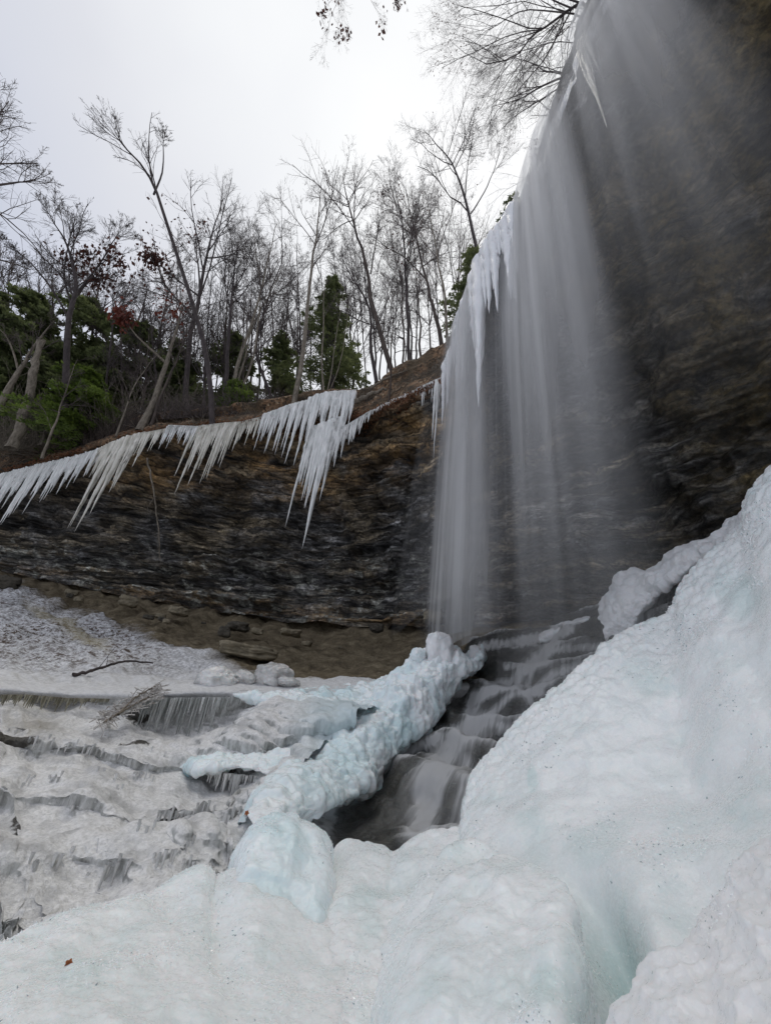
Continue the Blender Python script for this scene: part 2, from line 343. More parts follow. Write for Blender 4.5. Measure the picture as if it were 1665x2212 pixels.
def m_bark(name, c1, c2, s=6):
    m, t, b, o = mat(name); n = noise(t, coord(t, (1, 1, 0.35), 'Geo'), s, 5, 0.7)
    L(t, ramp(t, n, [(0.35, c1), (0.65, c2)]), b.inputs['Base Color']); b.inputs['Roughness'].default_value = 0.9
    L(t, bump(t, n, 0.6, 0.03), b.inputs['Normal']); return m
def m_leaf(name, c1, c2, s=3.0):
    m, t, b, o = mat(name); n = noise(t, coord(t, gen='Geo'), s, 4, 0.7)
    col = ramp(t, n, [(0.3, c1), (0.7, c2)])
    L(t, col, b.inputs['Base Color']); b.inputs['Roughness'].default_value = 0.7
    tr = N(t, 'ShaderNodeBsdfTranslucent'); L(t, col, tr.inputs[0]); ms = N(t, 'ShaderNodeMixShader'); ms.inputs[0].default_value = 0.45; L(t, b.outputs[0], ms.inputs[1]); L(t, tr.outputs[0], ms.inputs[2]); L(t, ms.outputs[0], o.inputs[0])
    return m
def m_stone(name, c1, c2):
    m, t, b, o = mat(name); g = coord(t, gen='Geo'); n = noise(t, g, 5, 6, 0.7)
    L(t, ramp(t, n, [(0.3, c1), (0.7, c2)]), b.inputs['Base Color']); b.inputs['Roughness'].default_value = 0.85
    L(t, bump(t, n, 0.7, 0.06), b.inputs['Normal']); return m
MR = m_rock(); ML = m_litter(); MG = m_ground(); MLE = m_ledge(); MW = m_wet()
MI = m_ice('foreground_ice', (0.80, 0.84, 0.84), (0.92, 0.94, 0.935), (0.56, 0.70, 0.69))
MB = m_ice('blue_ice', (0.78, 0.87, 0.89), (0.90, 0.94, 0.945), (0.55, 0.75, 0.78), 0.6, 0.35, 0.2, 0.6)
MF = m_ice('spray_frost_ice', (0.76, 0.77, 0.78), (0.88, 0.88, 0.88), (0.74, 0.76, 0.78), 0.7, 0.2, 0.35, 0.2)
MIC = m_icicle('clear_white_icicle', (0.62, 0.63, 0.61), (0.95, 0.95, 0.92))
MIY = m_icicle('yellowish_icicle', (0.50, 0.48, 0.41), (0.86, 0.83, 0.75))
MLP = m_icicle('spray_white_icicle', (0.86, 0.87, 0.88), (0.97, 0.97, 0.97)); MLC = m_icicle('frosted_ledge_icicle', (0.48, 0.48, 0.47), (0.86, 0.86, 0.85)); MGB = m_ice('glazed_boulder_ice', (0.40, 0.39, 0.375), (0.80, 0.79, 0.77), (0.42, 0.41, 0.40))
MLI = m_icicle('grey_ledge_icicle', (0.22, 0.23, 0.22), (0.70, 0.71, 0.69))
BARK = m_bark('brown_bark', (0.03, 0.022, 0.018), (0.09, 0.068, 0.055))
BARKD = m_bark('dark_bark', (0.025, 0.019, 0.019), (0.07, 0.055, 0.052))
BARKP = m_bark('pale_bark', (0.09, 0.075, 0.055), (0.24, 0.205, 0.16), 9)
TWIG = m_bark('twig_bark', (0.045, 0.035, 0.032), (0.12, 0.095, 0.085))
DEAD = m_leaf('dead_leaf', (0.035, 0.018, 0.016), (0.12, 0.045, 0.03)); REDL = m_leaf('red_leaf', (0.09, 0.02, 0.015), (0.22, 0.06, 0.035))
HEM = m_leaf('hemlock_needles', (0.045, 0.065, 0.022), (0.22, 0.25, 0.105), 1.4)
YEW = m_leaf('green_needles', (0.06, 0.10, 0.018), (0.20, 0.27, 0.05), 2.0)
ORG = m_leaf('orange_leaf', (0.30, 0.09, 0.03), (0.55, 0.22, 0.09), 40)
STONE = m_stone('tan_stone', (0.10, 0.085, 0.055), (0.34, 0.29, 0.20)); DSTONE = m_stone('dark_stone', (0.03, 0.027, 0.02), (0.12, 0.105, 0.08))

# ------------------------------------------------------------------ cliff
H = 12.0
def zr(u, v, H):  # ground distance of a point at height H seen at (u, v)
    p = WZ(u, v, H); return float(np.hypot(p[0], p[1]))
LIP = [(-420, 1135, 36), (-200, 1075, 31), (0, 1018, 27), (150, 978, 23), (300, 932, 19.5), (450, 915, 17.6), (600, 903, 15.8), (700, 915, 14.7),
       (790, 893, zr(790, 893, H)), (880, 858, zr(880, 858, H)), (955, 822, zr(955, 822, H)), (1000, 720, zr(1000, 720, H)), (1045, 605, zr(1045, 605, H)),
       (1110, 520, zr(1110, 520, H)), (1150, 415, zr(1150, 415, H)), (1195, 285, zr(1195, 285, H)), (1243, 160, zr(1243, 160, H)), (1280, 80, zr(1280, 80, H)), (1313, -5, zr(1313, -5, H)),
       (1350, -100, zr(1350, -100, H))]
BASE = [(-420, 1190, 38), (-200, 1210, 33), (0, 1235, 28), (150, 1268, 24.5), (300, 1295, 21.5), (450, 1320, 19.4), (600, 1345, 17.8), (700, 1354, 16.8),
        (790, 1360, 16), (880, 1362, 15.2), (955, 1360, 14.6), (1050, 1355, 14), (1150, 1345, 13.5),
        (1260, 1330, 13), (1380, 1300, 12.6), (1500, 1250, 12.2), (1640, 1180, 11.8), (1800, 1080, 11.4), (2000, 940, 11),
        (2300, 760, 10.6)]
lipW = W(*np.array(LIP).T); baseW = W(*np.array(BASE).T)
# carry both lines on past the right edge of the picture, behind the camera
lipW = np.vstack([lipW, [[3.6, -1.5, H], [4.6, -5.0, H], [5.5, -12, H]]])
baseW = np.vstack([baseW, [[10.5, 0.5, 0.5], [10.5, -4.0, 0], [10.5, -12, -0.5]]])
rec = np.array([1.0, 1.2, 1.8, 2.1, 2.5, 2.8, 2.9, 2.8, 2.4, 2.0, 1.4, 1.0, .8, .8, .8, .9, 1, 1.2, 1.3, 1.4, 1.4, 1.4, 1.4])
ts = np.array([0, .035, .10, .2, .34, .5, .68, .84, 1.0]); rp = np.array([0, .45, .85, 1.0, 1.0, .85, .55, .2, 0])
hd = baseW[:, :2] / np.linalg.norm(baseW[:, :2], axis=1, keepdims=True)
hd[20:] = [1, 0]
rows = []
for tt, rr in zip(ts, rp):
    # the overhang: plan moves from lip to base quickly near the top, height falls evenly
    pl = 1 - (1 - tt) ** 1.7
    p = np.empty_like(lipW); p[:, :2] = lipW[:, :2] * (1 - pl) + baseW[:, :2] * pl + hd * (rec * rr)[:, None]
    p[:, 2] = lipW[:, 2] * (1 - tt) + baseW[:, 2] * tt; rows.append(p)
RW = np.array(rows)
def wgrid(RW, nr, nc):
    dr = np.linalg.norm(np.diff(RW, axis=0), axis=-1).mean(-1); c = np.concatenate([[0], np.cumsum(dr)]); tr = np.interp(np.linspace(0, c[-1], nr), c, np.arange(len(c)))
    dist = np.linalg.norm(RW, axis=-1); dc = (np.linalg.norm(np.diff(RW, axis=1), axis=-1) / (0.5 * (dist[:, 1:] + dist[:, :-1]))).mean(0); c = np.concatenate([[0], np.cumsum(dc)]); tcn = np.interp(np.linspace(0, c[-1], nc), c, np.arange(len(c)))
    G = cat_at(RW, tr); return np.moveaxis(cat_at(np.moveaxis(G, 1, 0), tcn), 0, 1), tr, tcn
G, tr, tcn = wgrid(RW, 440, 900)
nm = gnormal(G); hor = nm.copy(); hor[..., 2] *= 0.3
tf = np.interp(tr, np.arange(len(ts)), ts)[:, None]
kk = tcn[None, :]
S = G * np.array([0.35, 0.35, 1.0])
strat = vnoise(S * np.array([.3, .3, 1.5]), 3) * 0.6 + vnoise(S * np.array([.45, .45, 3.6]), 4) * 0.4
q_ = strat * 5; strat = (np.floor(q_) + sstep(.35, .65, q_ - np.floor(q_))) / 5
blk = worley(G * np.array([0.9, 0.9, 1.3]), 5); blk2 = worley(G * np.array([2.6, 2.6, 3.4]), 8)
amt = strat * 1.1 + fbm(G * 0.35, 11, 4) * 1.0 + fbm(G * 1.6, 15, 4) * 0.40 + (blk - 0.5) * 0.40 + (blk2 - 0.5) * 0.14 + 0.07 * fbm(G * 6, 17, 3) + sstep(13, 15, kk) * 1.1 * (fbm(G * 0.28, 18, 3) + .5 * np.abs(fbm(G * 0.7, 19, 3)))
amt *= sstep(0, 0.03, tf) * 0.85 + 0.15
G = G + hor * amt[..., None]
uu, vv = PR(G)
brown = np.clip(sstep(0.34, 0.12, tf) * sstep(2.5, 4, kk) * sstep(12, 10.5, kk), 0, 1) * (0.55 + 0.45 * sstep(-.1, .2, fbm(G * 0.5, 31, 3)))
brown = np.maximum(brown, 0.6 * sstep(0.86, 0.95, tf) * sstep(13, 9, kk))
moss_dark = sstep(14, 17, kk) * np.ones_like(tf) * 0.9
pale = sstep(0.5, 0.66, tf) * sstep(13, 9, kk) * (0.9 + 0 * tf) + 0.2 * sstep(13, 15, kk) * sstep(.3, .5, tf)
cliff = grid('cliff', G, MR, attrs={'brown': brown + 0 * G[..., 0], 'moss_dark': moss_dark + 0 * G[..., 0], 'pale': pale})
tag(cliff, kind='structure')

# forest floor on top of the cliff
SIL = [(-420, 1040), (-200, 1000), (0, 958), (150, 958), (300, 908), (450, 893), (600, 872), (700, 853), (790, 848), (870, 800), (965, 752), (1010, 690), (1052, 592), (1116, 508), (1158, 402), (1203, 275), (1252, 150), (1290, 70), (1325, -15), (1362, -110)]
add = np.array([8, 7, 6, 4.5, 2.2, 1.6, 1.0, 1.2, 1.8, 2.2, 2.0, .5, .3, .3, .3, .3, .3, .3, .3, .3])
lipr = np.hypot(lipW[:20, 0], lipW[:20, 1])
sil = W(np.array(SIL, float)[:, 0], np.array(SIL, float)[:, 1], lipr + add)
sil[12:, 2] -= .35; lp = lipW[:20].copy(); lp[12:, 2] -= .25; a0 = lp.copy(); a0[:, 2] -= 0.25; a0[:, :2] += hd[:20] * 0.35
a1 = lp.copy(); a1[:, :2] -= hd[:20] * 0.05; a1[:, 2] += 0.03
f1 = sil.copy(); f1[:, :2] += hd[:20] * 8; f1[:, 2] += 0.2
f2 = sil.copy(); f2[:, :2] += hd[:20] * 30; f2[:, 2] += 1.0
f3 = sil.copy(); f3[:, :2] += hd[:20] * 160; f3[:, 2] += 3
mid = a1 * 0.5 + sil * 0.5; mid[:, 2] += 0.05
FR = np.array([a0, a1, mid, sil, f1, f2, f3])
G, _, _ = wgrid(FR[:5], 130, 520)
nm = gnormal(G, (0, 0, 40)); G = G + nm * (fbm(G * 1.5, 41, 4) * 0.18 + fbm(G * 6, 42, 3) * 0.05 - 0.03)[..., None]
G2, _, _ = wgrid(FR[4:], 30, 520); 
G2 = G2 + np.array([0, 0, 1.0]) * ((fbm(G2 * 0.2, 43, 3) * 0.5) * np.linspace(0, 1, 30)[:, None])[..., None]
G = np.concatenate([G, G2[1:]], 0)
_, _, tk = wgrid(FR[:5], 130, 520); cut = int(np.searchsorted(tk, 10.8))
floor_ = tag(grid('forest_floor', G[:, :cut + 1], ML), kind='structure')
z0 = 0 * G[:, cut:, 0]; tag(grid('cliff_rim', G[:, cut:], MR, attrs={'brown': z0, 'moss_dark': z0, 'pale': z0}), kind='structure')

# ------------------------------------------------------------------ scree ground below the cliff
gu = [-420, -200, 0, 150, 300, 450, 600, 750, 900, 1050, 1200, 1400, 1700, 2100]
gv = [[1160, 1180, 1215, 1250, 1278, 1303, 1328, 1341, 1343, 1338, 1320, 1275, 1130, 850],
      [1192, 1212, 1237, 1270, 1297, 1322, 1347, 1360, 1362, 1357, 1343, 1305, 1160, 900],
      [1225, 1250, 1285, 1325, 1350, 1372, 1392, 1402, 1398, 1385, 1362, 1320, 1190, 950],
      [1265, 1285, 1325, 1365, 1388, 1402, 1418, 1425, 1420, 1405, 1385, 1340, 1220, 1000],
      [1330, 1350, 1385, 1408, 1420, 1432, 1442, 1450, 1445, 1430, 1400, 1360, 1250, 1050],
      [1410, 1420, 1432, 1445, 1452, 1458, 1464, 1468, 1468, 1450, 1420, 1380, 1280, 1100],
      [1474, 1478, 1482, 1489, 1493, 1492, 1493, 1490, 1480, 1475, 1460, 1420, 1320, 1150]]
gr = [[40, 35, 29.5, 26, 23, 21, 19.5, 17.8, 16.6, 15.5, 14.6, 13.6, 12.8, 12],
      [38, 33, 28, 24.5, 21.5, 19.4, 17.8, 16.3, 15.1, 14, 13.2, 12.5, 11.6, 10.8],
      [32, 27.5, 23, 20.4, 18.5, 16.9, 15.6, 14.6, 13.6, 12.9, 12.3, 11.6, 10.7, 10],
      [26, 23, 19.5, 17.5, 16, 14.9, 14, 13.2, 12.5, 12, 11.5, 10.8, 10, 9.2],
      [19, 17.4, 15.2, 14, 13.1, 12.5, 12, 11.5, 11.1, 10.9, 10.6, 10.2, 9.2, 8.4],
      [13, 12.4, 11.6, 10.9, 10.5, 10.2, 9.9, 9.7, 9.7, 9.9, 9.8, 9.4, 8.4, 7.6],
      [8.7, 8.6, 8.4, 8.3, 8.1, 8.05, 8.05, 8.1, 8.4, 8.9, 9.1, 8.8, 7.8, 7]]
gv.append([q + 30 for q in gv[-1]]); gr.append([q + .12 for q in gr[-1]])
C = np.array([[(gu[j], gv[i][j], gr[i][j]) for j in range(14)] for i in range(8)])
G, g0 = loft(C, 260, 560)
nm = gnormal(G, (0, 0, 30)); rf = g0[..., 2]
edge = sstep(8.0, 9.6, rf)
lumps = 0.10 * sstep(9, 13, rf) * fbm(G * np.array([3, 3, 5]), 59, 4) + 0.12 * sstep(11, 14, rf) * dome(G * 1.7, 56) + 0.30 * fbm(G * 0.5, 51, 4) + 0.14 * fbm(G * np.array([1.6, 1.6, 2]), 52, 4) + 0.05 * fbm(G * 6, 53, 3)
lumps += sstep(15, 18, rf) * 0.5 * (0.5 - worley(G * 0.9, 55)) * sstep(27, 20, rf)
G = G + np.array([0, 0, 1.0]) * (lumps * (0.15 + 0.85 * edge))[..., None]
U, V_ = g0[..., 0], g0[..., 1]
snow = sstep(0, 1, (V_ - (1222 + 0.37 * np.clip(U, -300, 600) + 0.02 * np.maximum(U - 600, 0))) / 75 + 0.3 * fbm(G * 0.6, 57, 3))
leafy = sstep(430, 240, U) * sstep(1478, 1430, V_) * (0.75 + 0.5 * fbm(G * 0.5, 58, 3)) + 0.12
yel = sstep(28, 8, np.abs(V_ - np.interp(U, [0, 60, 100, 150, 200, 240], [1290, 1318, 1340, 1360, 1395, 1410]))) * sstep(30, 80, U) * sstep(250, 200, U) * 0.8
ground = tag(grid('ground', G, MG, attrs={'snow': np.maximum(snow, sstep(1470, 1478, V_) * 1.3), 'leafy': leafy * (1 - sstep(1462, 1478, V_)), 'yellow': yel, 'edge': sstep(1435, 1465, V_) * .8}), kind='structure')

# ------------------------------------------------------------------ frozen ledges (left foreground)
lu = [-420, -200, -60, 60, 180, 290, 390, 490, 600, 700, 800, 930]
lv = [[1474, 1478, 1480, 1484, 1490, 1493, 1492, 1492, 1493, 1491, 1486, 1478],
      [1482, 1486, 1488, 1492, 1498, 1502, 1500, 1500, 1501, 1498, 1494, 1490],
      [1512, 1512, 1512, 1513, 1522, 1550, 1588, 1562, 1514, 1509, 1504, 1500],
      [1560, 1560, 1560, 1562, 1580, 1605, 1622, 1600, 1565, 1545, 1530, 1520],
      [1598, 1598, 1598, 1602, 1622, 1640, 1654, 1640, 1612, 1592, 1570, 1550],
      [1628, 1628, 1628, 1634, 1650, 1668, 1672, 1696, 1688, 1650, 1610, 1590],
      [1668, 1668, 1668, 1678, 1692, 1712, 1712, 1722, 1716, 1696, 1660, 1640],
      [1700, 1700, 1700, 1708, 1722, 1748, 1742, 1740, 1740, 1724, 1700, 1680],
      [1752, 1752, 1752, 1752, 1768, 1798, 1792, 1780, 1775, 1765, 1750, 1740],
      [1800, 1800, 1800, 1805, 1818, 1825, 1808, 1800, 1800, 1800, 1800, 1800],
      [1850, 1850, 1850, 1850, 1850, 1850, 1850, 1890, 1890, 1880, 1870, 1870],
      [1905, 1905, 1905, 1905, 1900, 1895, 1905, 1930, 1930, 1930, 1930, 1930],
      [1990, 1990, 1990, 1985, 1970, 1960, 1955, 1980, 2000, 2000, 2000, 2000],
      [2120, 2120, 2120, 2110, 2100, 2090, 2080, 2080, 2080, 2080, 2080, 2080]]
lr = [8.1, 8.0, 7.95, 7.0, 6.35, 6.25, 5.5, 5.05, 4.95, 4.3, 3.95, 3.7, 3.15, 3.0]
off = np.array([.55, .5, .4, .3, .2, .0, .0, .0, .0, .05, .1, .25])
def luf(i, j):
    if j < 8: return lu[j]
    ve = lv[i][j]; ue = float(np.interp(ve, [1478, 1500, 1540, 1600, 1650, 1700, 1740, 1770, 1850, 2120], [890, 850, 790, 715, 655, 605, 575, 560, 560, 560])); a = 490 if ue > 600 else 470
    return a + (ue - a) * (j - 7) / 4
C = np.array([[(luf(i, j), lv[i][j], lr[i] + off[j] * (1 if i < 6 else .6)) for j in range(12)] for i in range(14)])
def lwarp(G):
    U, V_ = G[..., 0], G[..., 1]; k = sstep(1495, 1570, V_); P = np.stack([U / 85, V_ / 60, 0 * U], -1)
    G = G.copy(); G[..., 1] = V_ + k * (20 * fbm(P, 601, 3)); G[..., 2] += k * (0.16 * fbm(P * 0.8, 602, 3)); return G
G, g0 = loft(C, 560, 740, lwarp)
nmv = gnormal(G, (0, 0, 30)); U, V_ = g0[..., 0], g0[..., 1]
warp = fbm(G * np.array([1.2, 1.2, 0.5]), 61, 3)
G = G + np.array([0, 0, 1.0]) * (0.05 * warp)[..., None]
kz = sstep(1505, 1560, V_) * (0.55 + .45 * sstep(-.25, .15, fbm(G * 0.8, 606, 2)))
q = G[..., 2] + 0.10 * fbm(G * np.array([1.3, 1.3, .2]), 605, 4); shl = 0.11; kq = np.floor(q / shl); fq = q / shl - kq
G[..., 2] += kz * ((kq + sstep(0.08, 0.75, fq)) * shl - q) * .8
nmv = gnormal(G, (0, 0, 30)); steep = 1 - np.clip(nmv[..., 2], 0, 1)
bub = dome(G * np.array([5, 5, 8]), 63)
rid = 1 - np.abs(fbm(G * np.array([2.4, 2.4, 6.0]), 66, 4))
amt = 0.20 * fbm(G * 1.2, 62, 3) + 0.028 * bub + 0.006 * dome(G * 19, 64) + 0.018 * fbm(G * 7, 65, 4) + 0.045 * (rid - 0.8)
amt = amt + sstep(0.35, 0.8, steep) * 0.05 * vnoise(G * np.array([9, 9, 0.5]), 67)
amt *= sstep(0, 12, (np.arange(560)[:, None] + 0 * U))
G = G + nmv * amt[..., None]
def blob(cu, cv, ru, rv): return np.exp(-((U - cu) / ru) ** 2 - ((V_ - cv) / rv) ** 2)
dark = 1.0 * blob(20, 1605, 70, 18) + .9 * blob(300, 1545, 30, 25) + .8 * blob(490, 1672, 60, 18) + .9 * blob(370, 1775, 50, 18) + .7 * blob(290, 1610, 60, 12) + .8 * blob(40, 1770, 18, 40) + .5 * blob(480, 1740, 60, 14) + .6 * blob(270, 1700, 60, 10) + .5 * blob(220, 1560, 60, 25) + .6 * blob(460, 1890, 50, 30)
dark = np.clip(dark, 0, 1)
yelo = np.clip(.75 * blob(75, 1560, 60, 28) + .5 * blob(90, 1505, 120, 14), 0, 0.8)
blue = sstep(590, 740, U) * sstep(1700, 1640, V_) * 0.8
GL, GLg = G, g0
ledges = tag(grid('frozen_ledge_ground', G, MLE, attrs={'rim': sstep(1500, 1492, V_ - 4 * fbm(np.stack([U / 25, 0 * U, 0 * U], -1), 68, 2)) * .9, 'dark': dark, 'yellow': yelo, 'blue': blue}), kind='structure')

# ------------------------------------------------------------------ cascade: rock steps and silky water
cr_ = [[(950, 1425, 10.9), (1060, 1380, 10.7), (1140, 1368, 10.3), (1220, 1345, 9.9), (1320, 1310, 9.6), (1480, 1240, 9.2), (1650, 1130, 8.8)],
       [(965, 1440, 10.1), (1050, 1399, 9.9), (1140, 1388, 9.5), (1220, 1364, 9.1), (1300, 1340, 8.8), (1450, 1270, 8.4), (1620, 1170, 8.0)],
       [(940, 1500, 9.4), (1010, 1475, 9.1), (1110, 1460, 8.7), (1200, 1440, 8.3), (1280, 1420, 8), (1400, 1370, 7.6), (1580, 1260, 7.2)],
       [(870, 1580, 8.4), (950, 1570, 8.1), (1040, 1550, 7.7), (1130, 1540, 7.4), (1220, 1510, 7.1), (1340, 1460, 6.8), (1520, 1360, 6.5)],
       [(800, 1670, 7.3), (880, 1650, 7.1), (980, 1640, 6.7), (1070, 1630, 6.4), (1160, 1600, 6.2), (1280, 1550, 5.9), (1450, 1450, 5.7)],
       [(690, 1740, 6.2), (790, 1740, 6), (900, 1730, 5.8), (1000, 1720, 5.6), (1090, 1700, 5.4), (1210, 1640, 5.3), (1400, 1550, 5.2)],
       [(600, 1800, 5.4), (720, 1830, 5.2), (850, 1840, 5.0), (980, 1830, 4.8), (1080, 1810, 4.8), (1200, 1760, 4.8), (1380, 1680, 4.8)],
       [(580, 1960, 5.0), (720, 1980, 4.7), (850, 1990, 4.5), (980, 1980, 4.4), (1080, 1960, 4.4), (1200, 1900, 4.4), (1380, 1850, 4.4)]]
C = np.array(cr_, float)
G, g0 = loft(C, 330, 380); S0 = G.copy()
z = G[..., 2]; q = z + 0.28 * fbm(G * np.array([0.9, 0.9, .2]), 71, 4)
sh = 0.46; k = np.floor(q / sh); f = q / sh - k
zs = (k + sstep(0.22, 0.60, f)) * sh; face = np.exp(-((f - .42) / .2) ** 2)
G[..., 2] = z + (zs - q) * 0.97
nr_ = gnormal(G, (0, 0, 20))
G = G + nr_ * (0.05 * dome(G * np.array([2.2, 2.2, 1.0]), 72) + 0.04 * fbm(G * 4, 73, 4))[..., None]
cascade = tag(grid('cascade_rock_ground', G, MW), kind='structure')
GR = G
# water: where it runs (u, v polylines, half width)
flows = [([(1200, 1372), (1188, 1400), (1170, 1425), (1150, 1437), (1125, 1457), (1113, 1480), (1070, 1489), (1025, 1514), (1015, 1552), (995, 1577), (965, 1610), (945, 1650), (925, 1700), (905, 1790)], 11, 1.0),
         ([(1180, 1434), (1140, 1438), (1095, 1445)], 5, .7), ([(1165, 1499), (1100, 1507), (1080, 1527), (1065, 1547), (1015, 1567), (960, 1620)], 7, .8),
         ([(1085, 1572), (1010, 1575), (945, 1578)], 6, .6), ([(955, 1500), (915, 1522), (890, 1565), (860, 1605), (820, 1645)], 22, .95),
         ([(1050, 1570), (1013, 1585), (960, 1635), (925, 1700), (905, 1800)], 24, .8), ([(1000, 1580), (926, 1607), (870, 1632), (814, 1652), (739, 1700), (664, 1745)], 9, 1.0),
         ([(814, 1661), (745, 1705), (722, 1745), (705, 1790)], 12, .9), ([(700, 1715), (680, 1750), (690, 1790)], 26, .5), ([(1150, 1437), (1140, 1480), (1145, 1520)], 6, .6),
         ([(1240, 1500), (1170, 1540), (1110, 1575), (1040, 1600)], 10, .5), ([(1260, 1440), (1200, 1460), (1150, 1500)], 8, .45), ([(1000, 1640), (1010, 1700), (985, 1790)], 16, .45),
         ([(1040, 1400), (1120, 1389), (1190, 1378), (1230, 1364)], 8, .9), ([(1480, 1240), (1440, 1275), (1400, 1310), (1380, 1345)], 20, .8), ([(1300, 1400), (1220, 1404), (1150, 1420)], 6, .5)]
us, vs = PR(GR); dens = np.zeros(us.shape); su = np.zeros(us.shape); sv = np.zeros(us.shape)
for pts, hw, st in flows:
    P = np.array(pts, float); best = np.full(us.shape, 1e9); acc = 0.0
    for a, b_ in zip(P[:-1], P[1:]):
        d = b_ - a; ln = np.hypot(*d); t_ = np.clip(((us - a[0]) * d[0] + (vs - a[1]) * d[1]) / ln ** 2, 0, 1)
        ex = us - (a[0] + t_ * d[0]); ey = vs - (a[1] + t_ * d[1]); dist = np.hypot(ex, ey)
        m_ = dist < best; best = np.where(m_, dist, best)
        sgn = np.sign(d[0] * ey - d[1] * ex)
        cu_ = sgn * dist; cv_ = acc + t_ * ln
        upd = m_ & (dist < hw * 2.2)
        su = np.where(upd, cu_, su); sv = np.where(upd, cv_, sv); acc += ln
    dens = np.maximum(dens, st * .8 * np.exp(-(best / (hw * 1.1)) ** 2))
dens = dens * (0.8 + 0.9 * fbm(GR * 3.5, 75, 3)) + 0.04 * sstep(-.2, .5, fbm(GR * 0.9, 76, 3)) + 0.30 * np.exp(-((f - .62) / .10) ** 2) * sstep(-.1, .25, fbm(GR * 1.1, 77, 3))
fd = (GR[-1, 200] - GR[0, 200])[:2]; fd /= np.linalg.norm(fd); su = (GR[..., 0] * -fd[1] + GR[..., 1] * fd[0]) * 60; sv = GR[..., 2] * 40
Gw = 0.8 * GR + 0.2 * S0 + gnormal(GR, (0, 0, 20)) * 0.02
Gw = np.where(Gw[..., 2:3] < GR[..., 2:3] + 0.02, GR + np.array([0, 0, 0.03]), Gw)
MC = m_water('silky_cascade_water', (0.80, 0.80, 0.80), (0.22, 0.015), 4.6)
tag(grid('cascade_water', Gw, MC, attrs={'dens': np.clip(dens, 0, 1), 'su': su, 'sv': sv, 'sw': 0 * su}), kind='structure')

# ------------------------------------------------------------------ ice masses
def icedisp(G, nm, s, big=0.08, mid=0.035, c1=9.0, a1=0.03, c2=28.0, a2=0.010, drip=0.0, amp=None, fade=None, rim=False):
    if rim: k_ = (0.06 + 0.94 * np.exp(-np.maximum(np.arange(G.shape[0]) / G.shape[0] - .30, 0) / .045))[:, None]; a1 = a1 * k_; a2 = a2 * k_
    if fade: a1 = a1 * np.linspace(fade[0], fade[1], G.shape[1])[None]
    a = big * fbm(G * 1.6, s, 3) + mid * fbm(G * 5.5, s + 3, 4) + a1 * dome(G * c1, s + 5) + a2 * dome(G * c2, s + 9)
    if drip: a = a + drip * vnoise(G * np.array([11, 11, 1.2]), s + 12)
    if amp: a = a * np.linalg.norm(G, axis=-1) * amp
    return G + nm * a[..., None]
NC = {}
def icemass(name, C, nr, nc, mat_, s, label, cat='ice mound', clear=None, to=(0, 0, 0), **k):
    G, g0 = loft(np.array(C, float), nr, nc); nm = gnormal(G, to); G = icedisp(G, nm, s, **k)
    cl = np.zeros(g0.shape[:2])
    for (cu, cv, ru, rv, a) in (clear or []): cl = np.maximum(cl, a * sstep(1.3, 0.6, np.sqrt(((g0[..., 0] - cu) / ru) ** 2 + ((g0[..., 1] - cv) / rv) ** 2) + 0.35 * fbm(G * 4, s + 20, 3)))
    o = grid(name, G, mat_, attrs={'clear': cl}); tag(o, label, cat); NC[o.name] = G.shape[:2]; return o

# right bank: silhouette runs from the plunge basin up the right side
SB = [(1002, 1815, 3.5), (1003, 1755, 3.6), (1020, 1690, 3.75), (1055, 1632, 3.9), (1110, 1570, 4.05), (1185, 1500, 4.2), (1265, 1428, 4.4), (1350, 1368, 4.6), (1440, 1332, 4.7), (1475, 1262, 4.75), (1525, 1200, 4.8), (1595, 1142, 4.8), (1612, 1068, 4.75), (1668, 1000, 4.7), (1790, 900, 4.6), (1950, 800, 4.4)]
EN = [(1000, 2420, 1.9), (1060, 2430, 1.8), (1120, 2440, 1.75), (1180, 2450, 1.7), (1240, 2450, 1.7), (1300, 2440, 1.65), (1380, 2420, 1.6), (1460, 2400, 1.6), (1540, 2370, 1.6), (1620, 2330, 1.6), (1700, 2280, 1.6), (1790, 2210, 1.6), (1880, 2130, 1.6), (1980, 2040, 1.6), (2100, 1930, 1.6), (2220, 1800, 1.6)]
SB = np.array(SB); EN = np.array(EN)
def bank_rows(SB, EN, fr, back=1.0, drop=1.3, bulge=0.25):
    # hidden back slope, silhouette, then rows fr towards the near end
    Wb = []
    for dr, dz in ((back, -drop), (back * .45, -drop * .35), (back * .12, -0.05)):
        p = W(*SB.T); h = p[:, :2] / np.linalg.norm(p[:, :2], axis=1, keepdims=True)
        q = p.copy(); q[:, :2] += h * dr; q[:, 2] += dz; u_, v_ = PR(q); Wb.append(np.stack([u_, v_, SB[:, 2] + dr], -1))
    for f_ in fr:
        r = SB[:, 2] + (EN[:, 2] - SB[:, 2]) * (f_ ** 0.75) - bulge * math.sin(math.pi * f_)
        Wb.append(np.stack([SB[:, 0] + (EN[:, 0] - SB[:, 0]) * f_, SB[:, 1] + (EN[:, 1] - SB[:, 1]) * f_, r], -1))
    return np.array(Wb)
CB = bank_rows(SB, EN, [0, .06, .16, .3, .45, .6, .8, 1.0])
G, g0 = loft(CB, 640, 760)
nm = gnormal(G); U, V_ = g0[..., 0], g0[..., 1]
